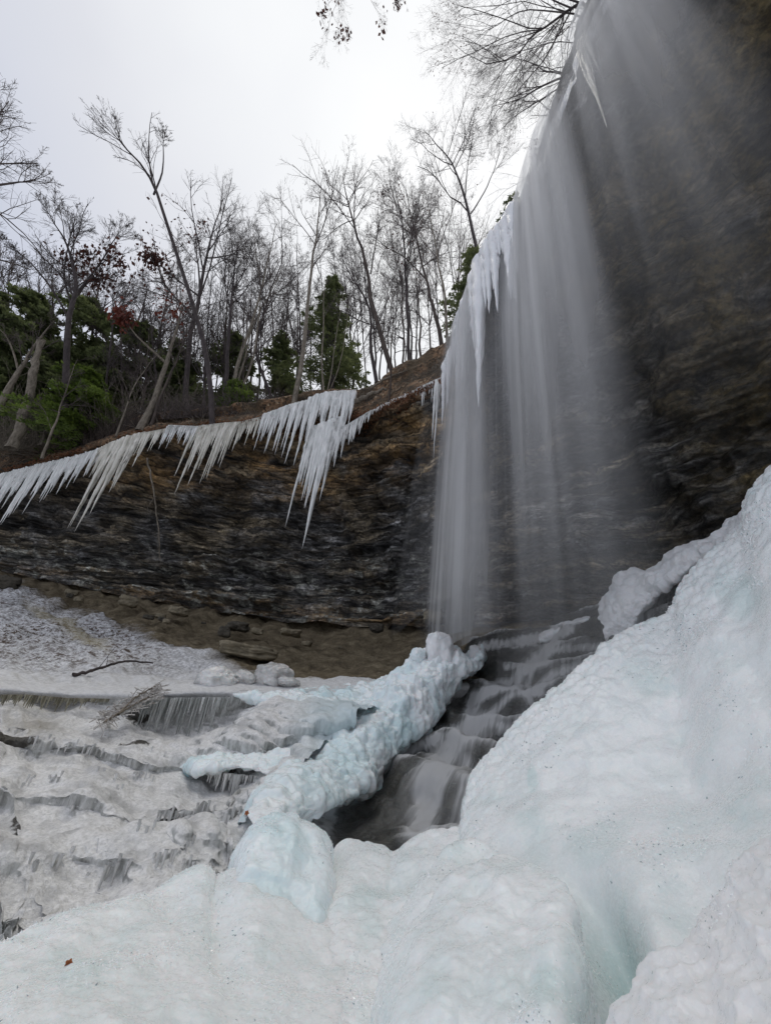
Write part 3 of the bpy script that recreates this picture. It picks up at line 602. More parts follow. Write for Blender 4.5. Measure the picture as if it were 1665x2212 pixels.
# the crevice that runs down through the bank, and broad swells
cx = np.interp(V_, [1830, 1900, 2000, 2100, 2212, 2400], [1240, 1225, 1262, 1290, 1305, 1320])
crev = np.exp(-((U - cx - 45) / 60) ** 2) * sstep(1840, 2060, V_)
swell = 0.16 * fbm(G * 0.95, 83, 3)
ridge_ = np.exp(-((U - 1430 + (V_ - 1900) * .2) / 120) ** 2) * sstep(1700, 1900, V_) * 0.06
G = G + nm * (swell * sstep(0, .35, np.clip((np.arange(640)[:, None] - 180) / 400, 0, 1)) + ridge_ - 0.28 * crev)[..., None]
cl = np.clip(crev * 1.1, 0, 1)
for (cu, cv, ru, rv, a) in [(1600, 1290, 62, 46, .8), (1405, 1480, 40, 30, .35), (1150, 1680, 10, 26, .6), (1290, 1830, 60, 50, .45), (1160, 1820, 30, 60, .3), (1480, 1800, 50, 80, .25), (1640, 1640, 60, 40, .15), (1250, 1570, 24, 14, .25), (1560, 1420, 50, 26, .2)]:
    cl = np.maximum(cl, a * sstep(1.3, 0.6, np.sqrt(((U - cu) / ru) ** 2 + ((V_ - cv) / rv) ** 2) + 0.4 * fbm(G * 4, 85, 3)))
G = icedisp(G, nm, 81, 0.03, 0.012, 10, 0.032, 30, 0.012, 0.006, rim=True)
_o = grid('ice_bank', G, MI, attrs={'clear': cl}); NC[_o.name] = G.shape[:2]; tag(_o, 'huge pale ice bank filling the right side in front of the cascade', 'ice bank')

# middle bank left of the dome
SM = np.array([(700, 1870, 3.5), (718, 1852, 3.5), (760, 1826, 3.5), (830, 1828, 3.5), (848, 1838, 3.45), (880, 1812, 3.45), (940, 1792, 3.45), (990, 1786, 3.5), (1030, 1810, 3.5), (1110, 1850, 3.3)])
EM = np.array([(640, 2420, 1.6), (690, 2430, 1.6), (740, 2430, 1.6), (800, 2440, 1.6), (850, 2440, 1.6), (900, 2440, 1.6), (960, 2440, 1.6), (1020, 2440, 1.6), (1080, 2440, 1.6), (1150, 2440, 1.6)])
CM = bank_rows(SM, EM, [0, .07, .2, .4, .6, .8, 1.0], bulge=0.15)
icemass('ice_mound', CM, 460, 360, MI, 91, 'smooth pale ice hump just below the dark plunge basin', clear=[(800, 2000, 30, 60, .4), (880, 1900, 40, 50, .15)], big=0.06, a1=0.03, a2=.01, rim=True)
# front dome
SD = np.array([(800, 2230, 2.0), (832, 2115, 2.05), (882, 2040, 2.1), (950, 1936, 2.2), (1010, 1872, 2.3), (1075, 1845, 2.35), (1140, 1866, 2.3), (1190, 1895, 2.2), (1225, 1930, 2.1), (1248, 2005, 2.0), (1270, 2120, 1.9), (1284, 2230, 1.85)])
ED = np.array([(900, 2420, 1.5), (920, 2420, 1.5), (945, 2420, 1.5), (970, 2420, 1.5), (995, 2420, 1.5), (1020, 2420, 1.5), (1050, 2420, 1.5), (1080, 2420, 1.5), (1110, 2420, 1.5), (1140, 2420, 1.5), (1165, 2420, 1.5), (1190, 2420, 1.5)])
CD = bank_rows(SD, ED, [0, .1, .28, .5, .75, 1.0], back=.5, drop=.8, bulge=0.12)
icemass('ice_dome', CD, 360, 360, MI, 101, 'rounded ice dome at the bottom, left of the greenish crevice', 'ice mound', clear=[(1235, 2130, 25, 110, .5), (1180, 2150, 25, 80, .35), (950, 2150, 30, 60, .2)], big=0.05, a1=0.02, c1=12, a2=.007, drip=0.008, rim=True)
SE = np.array([(745, 2240, 2.5), (790, 2110, 2.55), (842, 2015, 2.6), (895, 1930, 2.7), (950, 1855, 2.85), (1000, 1822, 2.95), (1060, 1830, 2.9), (1110, 1870, 2.8), (1150, 1930, 2.7), (1180, 2000, 2.6)])
EE = SE.copy(); EE[:, 0] = np.linspace(840, 1150, 10); EE[:, 1] = 2420; EE[:, 2] = 1.7
icemass('ice_dome', bank_rows(SE, EE, [0, .1, .28, .5, .75, 1.0], back=.5, drop=.8, bulge=0.10), 340, 340, MI, 105, 'long narrow ice fold showing just behind the rounded bottom dome', 'ice mound', clear=[(850, 2050, 30, 60, .3)], big=0.05, a1=0.02, c1=12, a2=.007, drip=0.008, rim=True)
# bottom right mound, closest
SG = np.array([(1310, 2300, 1.3), (1338, 2205, 1.33), (1352, 2165, 1.35), (1385, 2110, 1.38), (1430, 2064, 1.4), (1485, 2046, 1.42), (1530, 1975, 1.45), (1585, 1902, 1.48), (1668, 1822, 1.5), (1800, 1740, 1.5)])
EG = np.array([(1450, 2430, .9), (1480, 2430, .9), (1510, 2430, .9), (1550, 2430, .9), (1600, 2430, .9), (1650, 2430, .9), (1720, 2420, .9), (1800, 2380, .9), (1900, 2300, .9), (2000, 2200, .9)])
icemass('ice_mound', bank_rows(SG, EG, [0, .1, .3, .6, 1.0], back=.35, drop=.6, bulge=0.05), 300, 300, MF, 111, 'frosty white ice mound nearest the camera in the bottom right corner', big=0.025, mid=.02, c1=16, a1=0.02, c2=45, a2=.006)
# lower left bank
SL_ = np.array([(-300, 2130, 2.6), (-120, 2075, 2.6), (0, 2036, 2.6), (90, 1992, 2.7), (160, 1962, 2.75), (235, 1945, 2.8), (300, 1932, 2.85), (370, 1910, 2.95), (425, 1888, 3.0), (445, 1895, 3.0), (458, 1915, 3.0), (480, 1900, 3.0), (540, 1880, 3.0), (640, 1900, 3.1), (740, 1930, 3.1)])
EL_ = np.array([(-200, 2430, 1.5), (-80, 2430, 1.5), (0, 2430, 1.5), (80, 2430, 1.5), (150, 2430, 1.5), (220, 2430, 1.5), (290, 2430, 1.5), (360, 2430, 1.5), (420, 2430, 1.5), (460, 2430, 1.5), (500, 2430, 1.5), (550, 2430, 1.5), (620, 2430, 1.5), (700, 2430, 1.5), (800, 2430, 1.5)])
icemass('ice_bank', bank_rows(SL_, EL_, [0, .07, .2, .4, .65, 1.0], back=.6, drop=.6, bulge=0.12), 420, 620, MI, 121, 'low smooth white ice bank across the bottom left corner', 'ice bank', clear=[(300, 2140, 30, 50, .2), (560, 2180, 40, 40, .2)], big=0.05, mid=.03, a1=0.015, c1=12, a2=.006, rim=True)
# ice boulder
SO = np.array([(470, 1960, 3.05), (488, 1880, 3.1), (505, 1830, 3.15), (535, 1780, 3.2), (575, 1757, 3.25), (635, 1757, 3.3), (652, 1775, 3.3), (690, 1790, 3.3), (712, 1822, 3.25), (716, 1860, 3.2), (722, 1960, 3.1)])
EO = np.array([(430, 2120, 2.5), (455, 2130, 2.5), (480, 2140, 2.45), (510, 2150, 2.4), (545, 2160, 2.4), (580, 2160, 2.4), (610, 2160, 2.4), (640, 2160, 2.4), (670, 2160, 2.4), (700, 2150, 2.45), (740, 2130, 2.5)])
icemass('ice_boulder', bank_rows(SO, EO, [0, .1, .3, .6, 1.0], back=.7, drop=.9, bulge=0.10), 330, 300, MB, 131, 'blue-tinted ice boulder left of the plunge basin, glazed and rounded', 'ice boulder', clear=[(590, 1990, 60, 30, .4), (560, 1790, 50, 16, .4), (690, 1990, 40, 60, .45)], big=0.05, mid=.03, a1=0.02, a2=.008, drip=.012, rim=True)

# blue ridge between ledges and cascade
UR = np.array([(1045, 1398, 8.9), (1010, 1408, 8.7), (975, 1396, 8.5), (925, 1398, 8.4), (868, 1442, 8.1), (800, 1505, 7.5), (715, 1580, 6.7), (660, 1625, 6.0), (600, 1668, 5.3), (560, 1708, 4.8), (530, 1765, 4.3)])
LR = np.array([(1046, 1425, 8.8), (1030, 1448, 8.6), (1000, 1462, 8.4), (968, 1500, 8.1), (935, 1550, 7.7), (880, 1605, 7.0), (830, 1655, 6.4), (790, 1705, 5.7), (705, 1745, 4.9), (650, 1765, 4.5), (600, 1800, 4.1)])
def ridge(UR, LR, depth=.5, bul=.35):
    rr = []
    for f_, dr in ((-.10, depth), (0, .18), (.2, -bul * .55), (.5, -bul), (.8, -bul * .6), (1.0, 0.0), (1.05, .25), (1.08, .7)):
        p = UR + (LR - UR) * f_; p = p.copy(); p[:, 2] += dr
        if f_ < 0: p[:, 1] = UR[:, 1] + 25
        rr.append(p)
    return np.array(rr)
RIDGE = icemass('ice_ridge', ridge(UR, LR), 260, 640, MB, 141, 'pale blue ridge of lumpy ice curving down the left side of the cascade', 'ice ridge', clear=[(860, 1590, 60, 40, .7), (700, 1700, 60, 30, .3), (760, 1640, 50, 40, .5)], big=0.14, mid=.05, c1=3.6, a1=0.055, c2=12, a2=.022, drip=.05, amp=.13, fade=(1.3, .25))
def shelf(name, top, bot, s, label, **k):
    top = np.array(top, float); bot = np.array(bot, float); rr = []
    for f_, dr in ((-.02, .7), (0, .25), (.2, 0), (.6, -.05), (1, .02), (1.05, .3)):
        p = top + (bot - top) * f_; p[:, 2] += dr - .28
        if f_ < 0: p[:, 1] = top[:, 1] + 6
        rr.append(p)
    return icemass(name, rr, 150, 460, MB, s, label, 'ice shelf', **k)
shelf('ice_shelf', [(378, 1663, 7.0), (420, 1642, 6.5), (520, 1622, 6.5), (600, 1610, 6.6), (680, 1588, 6.8), (760, 1555, 7.2), (830, 1510, 7.9)],
      [(380, 1667, 6.95), (430, 1668, 6.2), (520, 1662, 6.2), (600, 1680, 6.05), (680, 1700, 6.0), (750, 1670, 6.4), (840, 1600, 7.2)], 151, 'long blue-white ice shelf with icicles below, joining the blue ridge', big=.08, mid=.04, c1=6, a1=.05, drip=.03, clear=[(640, 1650, 60, 20, .5)])
shelf('ice_shelf', [(500, 1499, 8.25), (600, 1494, 8.1), (680, 1488, 8.2), (760, 1478, 8.4), (830, 1462, 8.7), (890, 1440, 9.1)],
      [(505, 1502, 8.2), (610, 1530, 7.8), (690, 1560, 7.4), (750, 1570, 7.4), (810, 1550, 7.7), (890, 1490, 8.6)], 161, 'higher icy shelf running right into the top of the blue ridge', big=.08, mid=.04, c1=6, a1=.05, drip=.03, clear=[(720, 1500, 60, 16, .4)])

knob_parent = {}
def lump(name, u, v, r, sx, sz, m_, label, cat, s=0, rough=1.0, parent=None, sy=None, cube=2.0, kind=None, sub=64):
    """rounded body centred behind (u, v): sx half width, sz half height in metres"""
    c = W(u, v, r); n = sub; th = np.linspace(0, math.pi, n); ph = np.linspace(0, 2 * math.pi, 2 * n)
    D = np.stack([np.sin(th)[:, None] * np.cos(ph), np.sin(th)[:, None] * np.sin(ph), np.cos(th)[:, None] + 0 * ph], -1)
    sc = (np.abs(D) ** cube).sum(-1, keepdims=True) ** (-1 / cube)
    B = D * sc
    B = B + D * (0.16 * rough * fbm(D * 1.6 + s, s, 3) + 0.10 * rough * (0.5 - worley(D * 3 + s, s + 2)) + 0.03 * rough * fbm(D * 9, s + 4, 3))[..., None]
    B[:, -1] = B[:, 0]; B[0] = B[0].mean(0); B[-1] = B[-1].mean(0)
    P = B * np.array([sx, sy or sx, sz]); a = math.atan2(-c[0], c[1]); R = np.array([[math.cos(a), -math.sin(a), 0], [math.sin(a), math.cos(a), 0], [0, 0, 1]])
    P = P @ R.T + c
    o = grid(name, P, m_, parent, attrs={'clear': np.zeros(P.shape[:2])}, loc=None if parent else c)
    if not parent: tag(o, label, cat, kind=kind)
    return o
for (u, v, r, sx, sz, m_, lb, q, cb_) in [(948, 1404, 8.35, .26, .31, MF, 'blocky white knob capping the ridge', 3, 4), (1027, 1418, 8.6, .13, .21, MF, 'small white knob at the foot of the waterfall', 5, 3.5), (903, 1418, 8.2, .16, .17, MB, 'round blue-white knob', 9, 2)]:
    lump('knob', u, v, r, sx, sz, m_, lb, None, q, 1.3, cube=cb_, parent=RIDGE)['label'] = lb

# spray ice on the far side of the cascade
UU = np.array([(1296, 1340, 8.3), (1312, 1285, 8.3), (1335, 1248, 8.2), (1395, 1228, 8.0), (1456, 1190, 7.7), (1520, 1165, 7.3), (1572, 1130, 6.9), (1607, 1088, 6.5), (1700, 1000, 6)])
UL = np.array([(1308, 1385, 8.0), (1345, 1375, 7.9), (1385, 1325, 7.7), (1430, 1275, 7.5), (1480, 1235, 7.2), (1530, 1200, 6.9), (1580, 1170, 6.5), (1630, 1130, 6.1), (1720, 1050, 5.7)])
icemass('ice_lobe', ridge(UU, UL, .4, .2), 200, 420, MF, 171, 'smooth grey-white lobe of spray ice right of the cascade top', 'ice lobe', big=.12, mid=.05, c1=5, a1=.08, a2=.015)
UU = np.array([(1165, 1376, 9.3), (1185, 1360, 9.25), (1200, 1352, 9.2), (1235, 1342, 9.1), (1272, 1330, 9.0)]); UL = UU + np.array([0, 12, -.08]); UL[:, 1] += [2, 10, 12, 8, 2]
icemass('ice_lobe', ridge(UU, UL, .3, .1), 90, 200, MF, 181, 'thin strip of white spray ice along the top edge of the cascade', 'ice lobe', big=.03, mid=.02, c1=7, a1=.06, a2=.01)
# frozen boulders on the first ledge
for q, (u, v, r, sx, sz, m_, lb) in enumerate([(468, 1470, 8.6, .37, .22, MGB, 'grey glazed boulder under clear ice at the left of the ledge boulders'), (527, 1467, 8.7, .22, .15, MGB, 'small frosted boulder between two larger ones on the ledge'),
                               (592, 1465, 8.7, .38, .26, MGB, 'largest frosted round boulder sitting on the icy ledge'), (622, 1474, 8.4, .22, .10, MGB, 'low frosted cobble in front of the largest ledge boulder')]):
    lump('frozen_boulder', u, v, r, sx, sz, m_, lb, 'boulder', 20 + q, 1.5)

# ------------------------------------------------------------------ rocks at the cliff foot
def rock(name, u, v, r, wpx, hpx, m_, label, s, cube=5):
    sx = wpx / 2 * r / FP * 0.95; lump(name, u, v, r, sx, hpx / 2 * r / FP * 0.95, m_, label, 'rock', s, 2.4, sy=sx * .8, cube=cube, sub=36)
rock('flat_slab', 540, 1411, 12.6, 104, 26, STONE, 'flat tan rock slab with a frosty top lying on the frosted slope', 40, 7)
rock('rock', 278, 1299, 19.5, 30, 18, STONE, 'pale angular rock at the left of the cliff foot', 41)
rock('rock', 386, 1321, 18.0, 34, 15, STONE, 'tan rock wedged at the cliff foot below the dark crack', 42)
rock('rock', 513, 1354, 16.2, 42, 17, DSTONE, 'brown rock above the left end of the flat slab', 43)
rock('rock', 629, 1367, 15.2, 40, 13, STONE, 'thin tan rock at the cliff foot right of the flat slab', 44)
rock('rock', 813, 1357, 14.3, 30, 18, DSTONE, 'dark block at the cliff foot left of the waterfall', 45)
rock('rock', 936, 1335, 14.0, 40, 22, STONE, 'pale rock behind the knobs, just left of the waterfall', 46)
rock('rock', 8, 1260, 24.0, 40, 20, DSTONE, 'dark snow-dusted rock at the left edge of the picture', 47)

rq = np.random.default_rng(55)
for q in range(13):
    u = rq.uniform(120, 860); v0_ = np.interp(u, [0, 150, 300, 450, 600, 750, 900], [1240, 1275, 1303, 1330, 1354, 1372, 1372]) + rq.uniform(0, 34); r0_ = np.interp(v0_, [1240, 1300, 1330, 1350, 1375, 1400], [27, 20.5, 18, 16.6, 15.3, 14]); wd = rq.uniform(8, 24); sx = wd / 2 * r0_ / FP
    lump('stone', u, v0_, r0_, sx, sx * rq.uniform(.4, .7), [STONE, DSTONE][q % 2], 'small broken stone among the rubble at the foot of the cliff', 'stone', 300 + q, 2.2, sy=sx * .8, cube=5, sub=20)['group'] = 'small stones at the foot of the cliff'

# ------------------------------------------------------------------ icicles
rng = np.random.default_rng(7)
def icicle_mesh(top, length, rad, seed, ns=8, n=14, lean=0.0):
    r_ = np.random.default_rng(seed); t_ = np.linspace(0, 1, n)
    c = np.repeat(top[None], n, 0).copy(); c[:, 2] -= t_ * length
    c[:, 0] += 0.015 * length * np.cumsum(r_.normal(0, .3, n)) * .3; c[:, 1] += 0.015 * length * np.cumsum(r_.normal(0, .3, n)) * .3
    R = rad * (1 - t_) ** 0.8 * (1 + 0.14 * np.sin(t_ * 40 + r_.random() * 6) + 0.1 * r_.normal(0, 1, n)) + 0.004
    R[-1] = 0.002
    return tubes(c[None], R[None], ns)
def at_line(line, f):
    line = np.array(line, float); t_ = f * (len(line) - 1); i = np.minimum(np.floor(t_).astype(int), len(line) - 2); g = (t_ - i)[:, None]
    return line[i] * (1 - g) + line[i + 1] * g
def px2m(u, v, r, px):
    return float(W(u, v, r)[2] - W(u - (1040 - u) / (v + 500) * px, v + px, r)[2])
def cluster(line, n, lens, label, mt=None, s=0, rad=1.0, sheet=0.45, out=0.12, name='icicle_cluster', jit=.35, group='icicle clusters hanging from the cliff rim'):
    """line (u,v,r) of the rim; lens: pixel lengths along it; one thing, each icicle a part"""
    mt = mt or MIC; r_ = np.random.default_rng(s)
    f = np.sort(np.clip((np.arange(n) + .5) / n + r_.normal(0, .25 / n, n), 0, 1)); p = at_line(line, f)
    ln = np.interp(f, np.linspace(0, 1, len(lens)), lens); o = None
    env = (0.34 + .66 * np.abs(np.sin(np.cumsum(r_.uniform(.10, .7, n)) + s)) ** 1.4) * r_.uniform(.5, 1.0, n); env = env / env.max()
    mid = at_line(line, np.array([.5]))[0]; base = W(mid[0], mid[1], mid[2]); root = empty(name, base); tag(root, label, 'icicles', group)
    tops = []; L_ = []
    for k in range(n):
        u, v, r = p[k]; L0 = max(px2m(u, v, r, ln[k] * env[k] * (1 - jit * .5 + jit * r_.random())), .05); top = W(u, v, r); hh = top[:2] / np.linalg.norm(top[:2])
        top[:2] -= hh * (out + r_.uniform(-.06, .06)); top[2] += .04 if out > .1 else -.05; tops.append(top); L_.append(L0)
        rd = rad * (0.017 + 0.023 * L0 ** .6) * r_.uniform(.6, 1.3)
        V, F = icicle_mesh(top, L0, rd, s * 100 + k)
        mk('icicle', V - base, F, mt, root)
    if sheet > 0:
        # fused ice behind and between the icicles near the rim
        m = n * 6; ff = np.linspace(0, 1, m); pp = at_line(line, ff); Pt = W(pp[:, 0], pp[:, 1], pp[:, 2]); hh = Pt[:, :2] / np.linalg.norm(Pt[:, :2], axis=1, keepdims=True)
        Ls = np.interp(ff, f, L_) * sheet * (0.75 + .5 * r_.random(m)); rr = 12
        G = np.zeros((2 * rr, m, 3)); ridge_ = 0.05 * np.abs(np.sin(ff * n * np.pi))
        for i in range(rr):
            t_ = i / (rr - 1); q = Pt.copy(); q[:, 2] += .05 - Ls * t_; th = (.07 + .05 * r_.random()) * (1 - .8 * t_) + ridge_ * (1 - t_)
            q[:, :2] -= hh * (out + th)[:, None]; G[rr - 1 - i] = q
            q2 = q.copy(); q2[:, :2] += hh * (2 * th)[:, None]; G[rr + i] = q2
        G = G[::-1]
        G += gnormal(G[:rr], ).mean() * 0
        G += 0.03 * fbm(G * 6, s, 3)[..., None]
        grid('ice_sheet', G - base, mt, root)
    return root
def ledge_curtain(u0, u1, v0, v1, label, s, n=60, m_=None, kl=1.0):
    U0, V0 = GLg[..., 0], GLg[..., 1]; um = U0[280]; js = np.where((um > u0) & (um < u1))[0]; js = np.linspace(js[0], js[-1], n).astype(int); r_ = np.random.default_rng(5000 + s); it = []
    for j in js:
        rws = np.where((V0[:, j] > v0) & (V0[:, j] < v1))[0]
        if len(rws) < 4: continue
        z = GL[rws, j, 2]; dist = np.linalg.norm(GL[rws, j, :2], axis=1); sl_ = -np.gradient(z) / (np.abs(np.gradient(dist)) + .004); i = int(np.argmax(np.gradient(-z)))
        a = i
        while a > 0 and -np.gradient(z)[a] > .35 * -np.gradient(z)[i]: a -= 1
        b_ = i
        while b_ < len(z) - 1 and -np.gradient(z)[b_] > .35 * -np.gradient(z)[i]: b_ += 1
        h_ = z[a] - z[b_]
        if h_ > .07 and r_.random() < .55: it.append((GL[rws[a], j], h_))
    if len(it) < 5: return
    base = it[len(it) // 2][0].copy(); root = empty('ledge_icicles', base); tag(root, label, 'icicles', 'small icicle fringes on the frozen ledges')
    for q, (p, h_) in enumerate(it):
        p = p + r_.normal(0, .02, 3); p[:2] -= p[:2] / np.linalg.norm(p[:2]) * .05; V, F = icicle_mesh(p, min(h_ * kl, .6) * r_.uniform(.5, 1.2), .006 + .028 * min(h_, .4) * r_.uniform(.5, 1.1), 5000 + s * 100 + q, 6, 8); mk('icicle', V - base, F, m_ or MLC, root)
ledge_curtain(-20, 170, 1560, 1650, 'grey icicle fringe above the dark gap at the left edge, middle ledge', 1, 60)
ledge_curtain(170, 385, 1590, 1690, 'frozen drip curtain left of the long blue-white shelf', 2, 80)
ledge_curtain(20, 330, 1680, 1770, 'frozen drips along the third ledge, left half', 3, 90)
ledge_curtain(300, 520, 1740, 1810, 'short frozen drips right of the third ledge, near the orange leaf', 4, 70)
ledge_curtain(60, 430, 1810, 1910, 'frozen drips on the lowest ledge above the smooth bank', 5, 90)
cluster([(-110, 1056, 29.3), (0, 1028, 26.6), (80, 1008, 24.4), (160, 990, 22.4), (232, 968, 20.8)], 93, [105, 135, 135, 110, 60], 'long dense comb of icicles at the far left of the cliff rim', s=1, rad=1.5, sheet=.75)
cluster([(214, 972, 21.1), (262, 952, 20.1), (312, 938, 19.1)], 45, [55, 175, 190, 120], 'big yellowish bundle of long icicles right of the far left comb', MIY, 2, 1.6, .65)
cluster([(308, 941, 19.0), (358, 932, 18.4)], 18, [85, 45, 35], 'small yellowish icicles just right of the big yellow bundle', MIY, 3, 1.2, .3)
cluster([(360, 925, 18.2), (425, 928, 17.6)], 30, [60, 35, 62], 'short white icicles left of the long pair in the rim centre', s=4, rad=1.2, sheet=.4)
cluster([(420, 928, 17.7), (470, 922, 17.2), (520, 918, 16.8), (562, 908, 16.3)], 48, [120, 160, 135, 60, 50], 'cream icicles with two long points left of the big frozen column', MIY, 5, 1.5, .35)
cluster([(566, 902, 16.1), (620, 882, 15.5), (668, 870, 15.0)], 39, [80, 105, 130, 125], 'white icicles joined to the left side of the big frozen column', s=6, rad=1.4, sheet=.45)
cluster([(665, 868, 14.9), (700, 856, 14.5), (735, 853, 14.1), (768, 852, 13.8)], 39, [150, 130, 110, 75], 'upper curtain of the big frozen column under the rim', s=7, rad=2.2, sheet=.9)
cluster([(690, 925, 14.5), (718, 915, 14.2), (745, 905, 14.0)], 33, [225, 250, 200, 110], 'long pointed lower bundle of the big frozen column', s=8, rad=2.0, sheet=.75)
cluster([(668, 930, 14.8), (690, 925, 14.6)], 13, [190, 230], 'slim separate point at the left of the frozen column', s=9, rad=1.9, sheet=.7)
cluster([(700, 950, 14.4), (750, 925, 13.9), (800, 895, 13.4)], 51, [105, 75, 55, 25], 'slanting row of icicles right of the frozen column', s=10, rad=1.1, sheet=.3)
cluster([(800, 893, 13.4), (850, 868, 12.8), (900, 848, 12.2)], 51, [14, 10, 18], 'fringe of tiny icicles on the mossy rim', s=11, rad=.7, sheet=0)
cluster([(898, 850, 12.1), (938, 832, 11.6)], 13, [25, 45, 38], 'few thin icicles on the pale rim left of the waterfall', s=12, rad=.9, sheet=.2)
cluster([(940, 832, 11.5), (952, 826, 11.4)], 6, [190, 140], 'pair of very long thin icicles at the left edge of the waterfall', s=13, rad=1.3, sheet=.25, jit=.1)
def zl(pts, H=H): return [(u, v, zr(u, v, H) - .05) for u, v in pts]
cluster(zl([(958, 812), (972, 780), (984, 748)]), 16, [120, 150, 90], 'white icicles at the low left end of the waterfall lip', MLP, 14, 1.8, .6, .45)
cluster(zl([(986, 742), (1000, 712), (1014, 680)]), 18, [110, 240, 120], 'thick white icicles with one long point low on the waterfall lip', MLP, 44, 3.0, .6, .7)
cluster(zl([(1018, 665), (1032, 632), (1046, 606)]), 18, [110, 290, 180], 'longest thick white icicles on the waterfall lip', MLP, 15, 3.0, .5, .75)
cluster(zl([(1048, 602), (1066, 576), (1086, 550)]), 18, [150, 200, 120], 'wide white icicle tier in the middle of the waterfall lip', MLP, 45, 3.0, .6, .75)
cluster(zl([(1088, 547), (1102, 530), (1116, 508)]), 16, [110, 210, 130], 'white icicle tier above the longest ones on the waterfall lip', MLP, 46, 2.7, .6, .7)
cluster(zl([(1118, 500), (1135, 462), (1152, 412)]), 18, [90, 130, 90], 'narrow frozen fringe on the steepest part of the waterfall lip', MLP, 16, 1.5, .6, .35)
cluster(zl([(1255, 135), (1275, 92)]), 7, [120, 190, 60], 'pale tan icicles high on the waterfall lip at the top', MIY, 17, .8, .5, .15)

# icicles along the ledges
def fringe(line, n, lens, label, s, m_=None, rad=.55, out=.02): cluster(line, n, lens, label, m_ or MLI, s, rad, 0, out, 'ledge_icicles', group='small icicle fringes on the frozen ledges')
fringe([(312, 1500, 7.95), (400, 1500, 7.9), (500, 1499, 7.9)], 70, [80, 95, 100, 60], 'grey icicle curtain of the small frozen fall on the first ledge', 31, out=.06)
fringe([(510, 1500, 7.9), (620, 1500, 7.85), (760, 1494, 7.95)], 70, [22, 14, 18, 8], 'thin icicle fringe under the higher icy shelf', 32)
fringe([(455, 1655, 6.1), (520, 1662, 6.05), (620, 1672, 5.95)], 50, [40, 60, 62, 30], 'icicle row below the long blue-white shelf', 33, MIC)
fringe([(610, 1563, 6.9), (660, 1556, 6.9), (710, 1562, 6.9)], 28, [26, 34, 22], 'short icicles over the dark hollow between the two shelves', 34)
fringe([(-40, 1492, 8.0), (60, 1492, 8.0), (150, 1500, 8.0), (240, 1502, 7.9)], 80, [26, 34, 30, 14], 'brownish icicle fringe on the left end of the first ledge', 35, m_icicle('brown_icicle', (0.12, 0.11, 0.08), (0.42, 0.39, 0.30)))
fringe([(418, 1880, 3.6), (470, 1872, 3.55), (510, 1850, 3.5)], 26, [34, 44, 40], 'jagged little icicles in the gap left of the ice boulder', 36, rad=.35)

# ------------------------------------------------------------------ waterfall
wf = empty('waterfall', W(1010, 1400, 11.0)); tag(wf, 'tall silky waterfall pouring over the overhanging cliff rim', 'waterfall'); wb = np.array(wf.location)
def curtain(lip, zb, dens_s, dens_t, s, out0=.2, out1=.6, gain=1.0, nc=200, nr=110, freq=7.0, col=(0.62, 0.62, 0.65), nm='water_curtain', mtl=None):
    P = at_line([(u, v, zr(u, v, H)) for u, v in lip], np.linspace(0, 1, nc)); T = W(P[:, 0], P[:, 1], P[:, 2])
    d = np.gradient(T[:, :2], axis=0); ln = np.concatenate([[0], np.cumsum(np.linalg.norm(np.diff(T[:, :2], axis=0), axis=1))])
    nrm = np.stack([-d[:, 1], d[:, 0]], -1); nrm /= np.linalg.norm(nrm, axis=1, keepdims=True)
    sgn = np.sign((nrm * (-T[:, :2])).sum(1)); sgn[sgn == 0] = 1; nrm *= sgn[:, None]
    t_ = np.linspace(0, 1, nr)[:, None]
    G = np.zeros((nr, nc, 3)); thr = out0 + (out1 - out0) * t_ ** .6
    wob = 0.05 * vnoise(np.stack([ln * 0.9, 0 * ln + s, 0 * ln], -1), s)[None]
    G[..., :2] = T[None, :, :2] + nrm[None] * (thr + wob * (0.3 + t_))[..., None]
    G[..., 2] = T[None, :, 2] + .12 * (1 - t_) - (T[None, :, 2] - zb) * t_
    ss = np.linspace(0, 1, nc)
    D = np.interp(ss, np.linspace(0, 1, len(dens_s)), dens_s)[None] * np.interp(t_[:, 0], np.linspace(0, 1, len(dens_t)), dens_t)[:, None]
    wisp = 1 - 0.35 * t_ * sstep(-.2, .4, fbm(np.stack([(ln * 1.6)[None] + 0 * t_, t_ * 2.0 + 0 * ln[None], 0 * t_ + 0 * ln[None] + s], -1), s + 5, 3))
    D = D * wisp * gain * sstep(0, .15, ss)[None] * sstep(1, .85, ss)[None]
    o = grid(nm, G - wb, mtl or MWF, wf, attrs={'dens': np.clip(D, 0, 1), 'su': (ln * freq)[None] + 0 * t_, 'sv': t_ * 1.3 + 0 * ln[None], 'sw': 0 * D + s * 3.1})
    return o
MWF = m_water('silky_falling_water', (0.84, 0.84, 0.84), (1, 1), 1.15)
for q in range(3):   # left main stream, three layers deep
    curtain([(972, 775), (996, 725), (1016, 680), (1042, 610), (1066, 575), (1088, 545)], 1.55, [.0, .18, 1.0, 1.0, .6, .32, .15], [.9, .75, .62, .6, .62, .6, .55, .3], 200 + q, .12 + .15 * q, .18 + .2 * q, 1.45, freq=2.0 + .6 * q)
for q in range(3):   # wide veil
    curtain([(1070, 566), (1100, 530), (1125, 485), (1140, 450), (1160, 390), (1190, 300), (1222, 218), (1245, 160)], 0.3, [.05, .25, .6, .8, .78, .75, .62, .35, .0], [1., .95, .8, .64, .46, .28, .14, .05], 210 + q, .12 + .15 * q, .2 + .22 * q, 1.4, freq=1.7 + .5 * q)
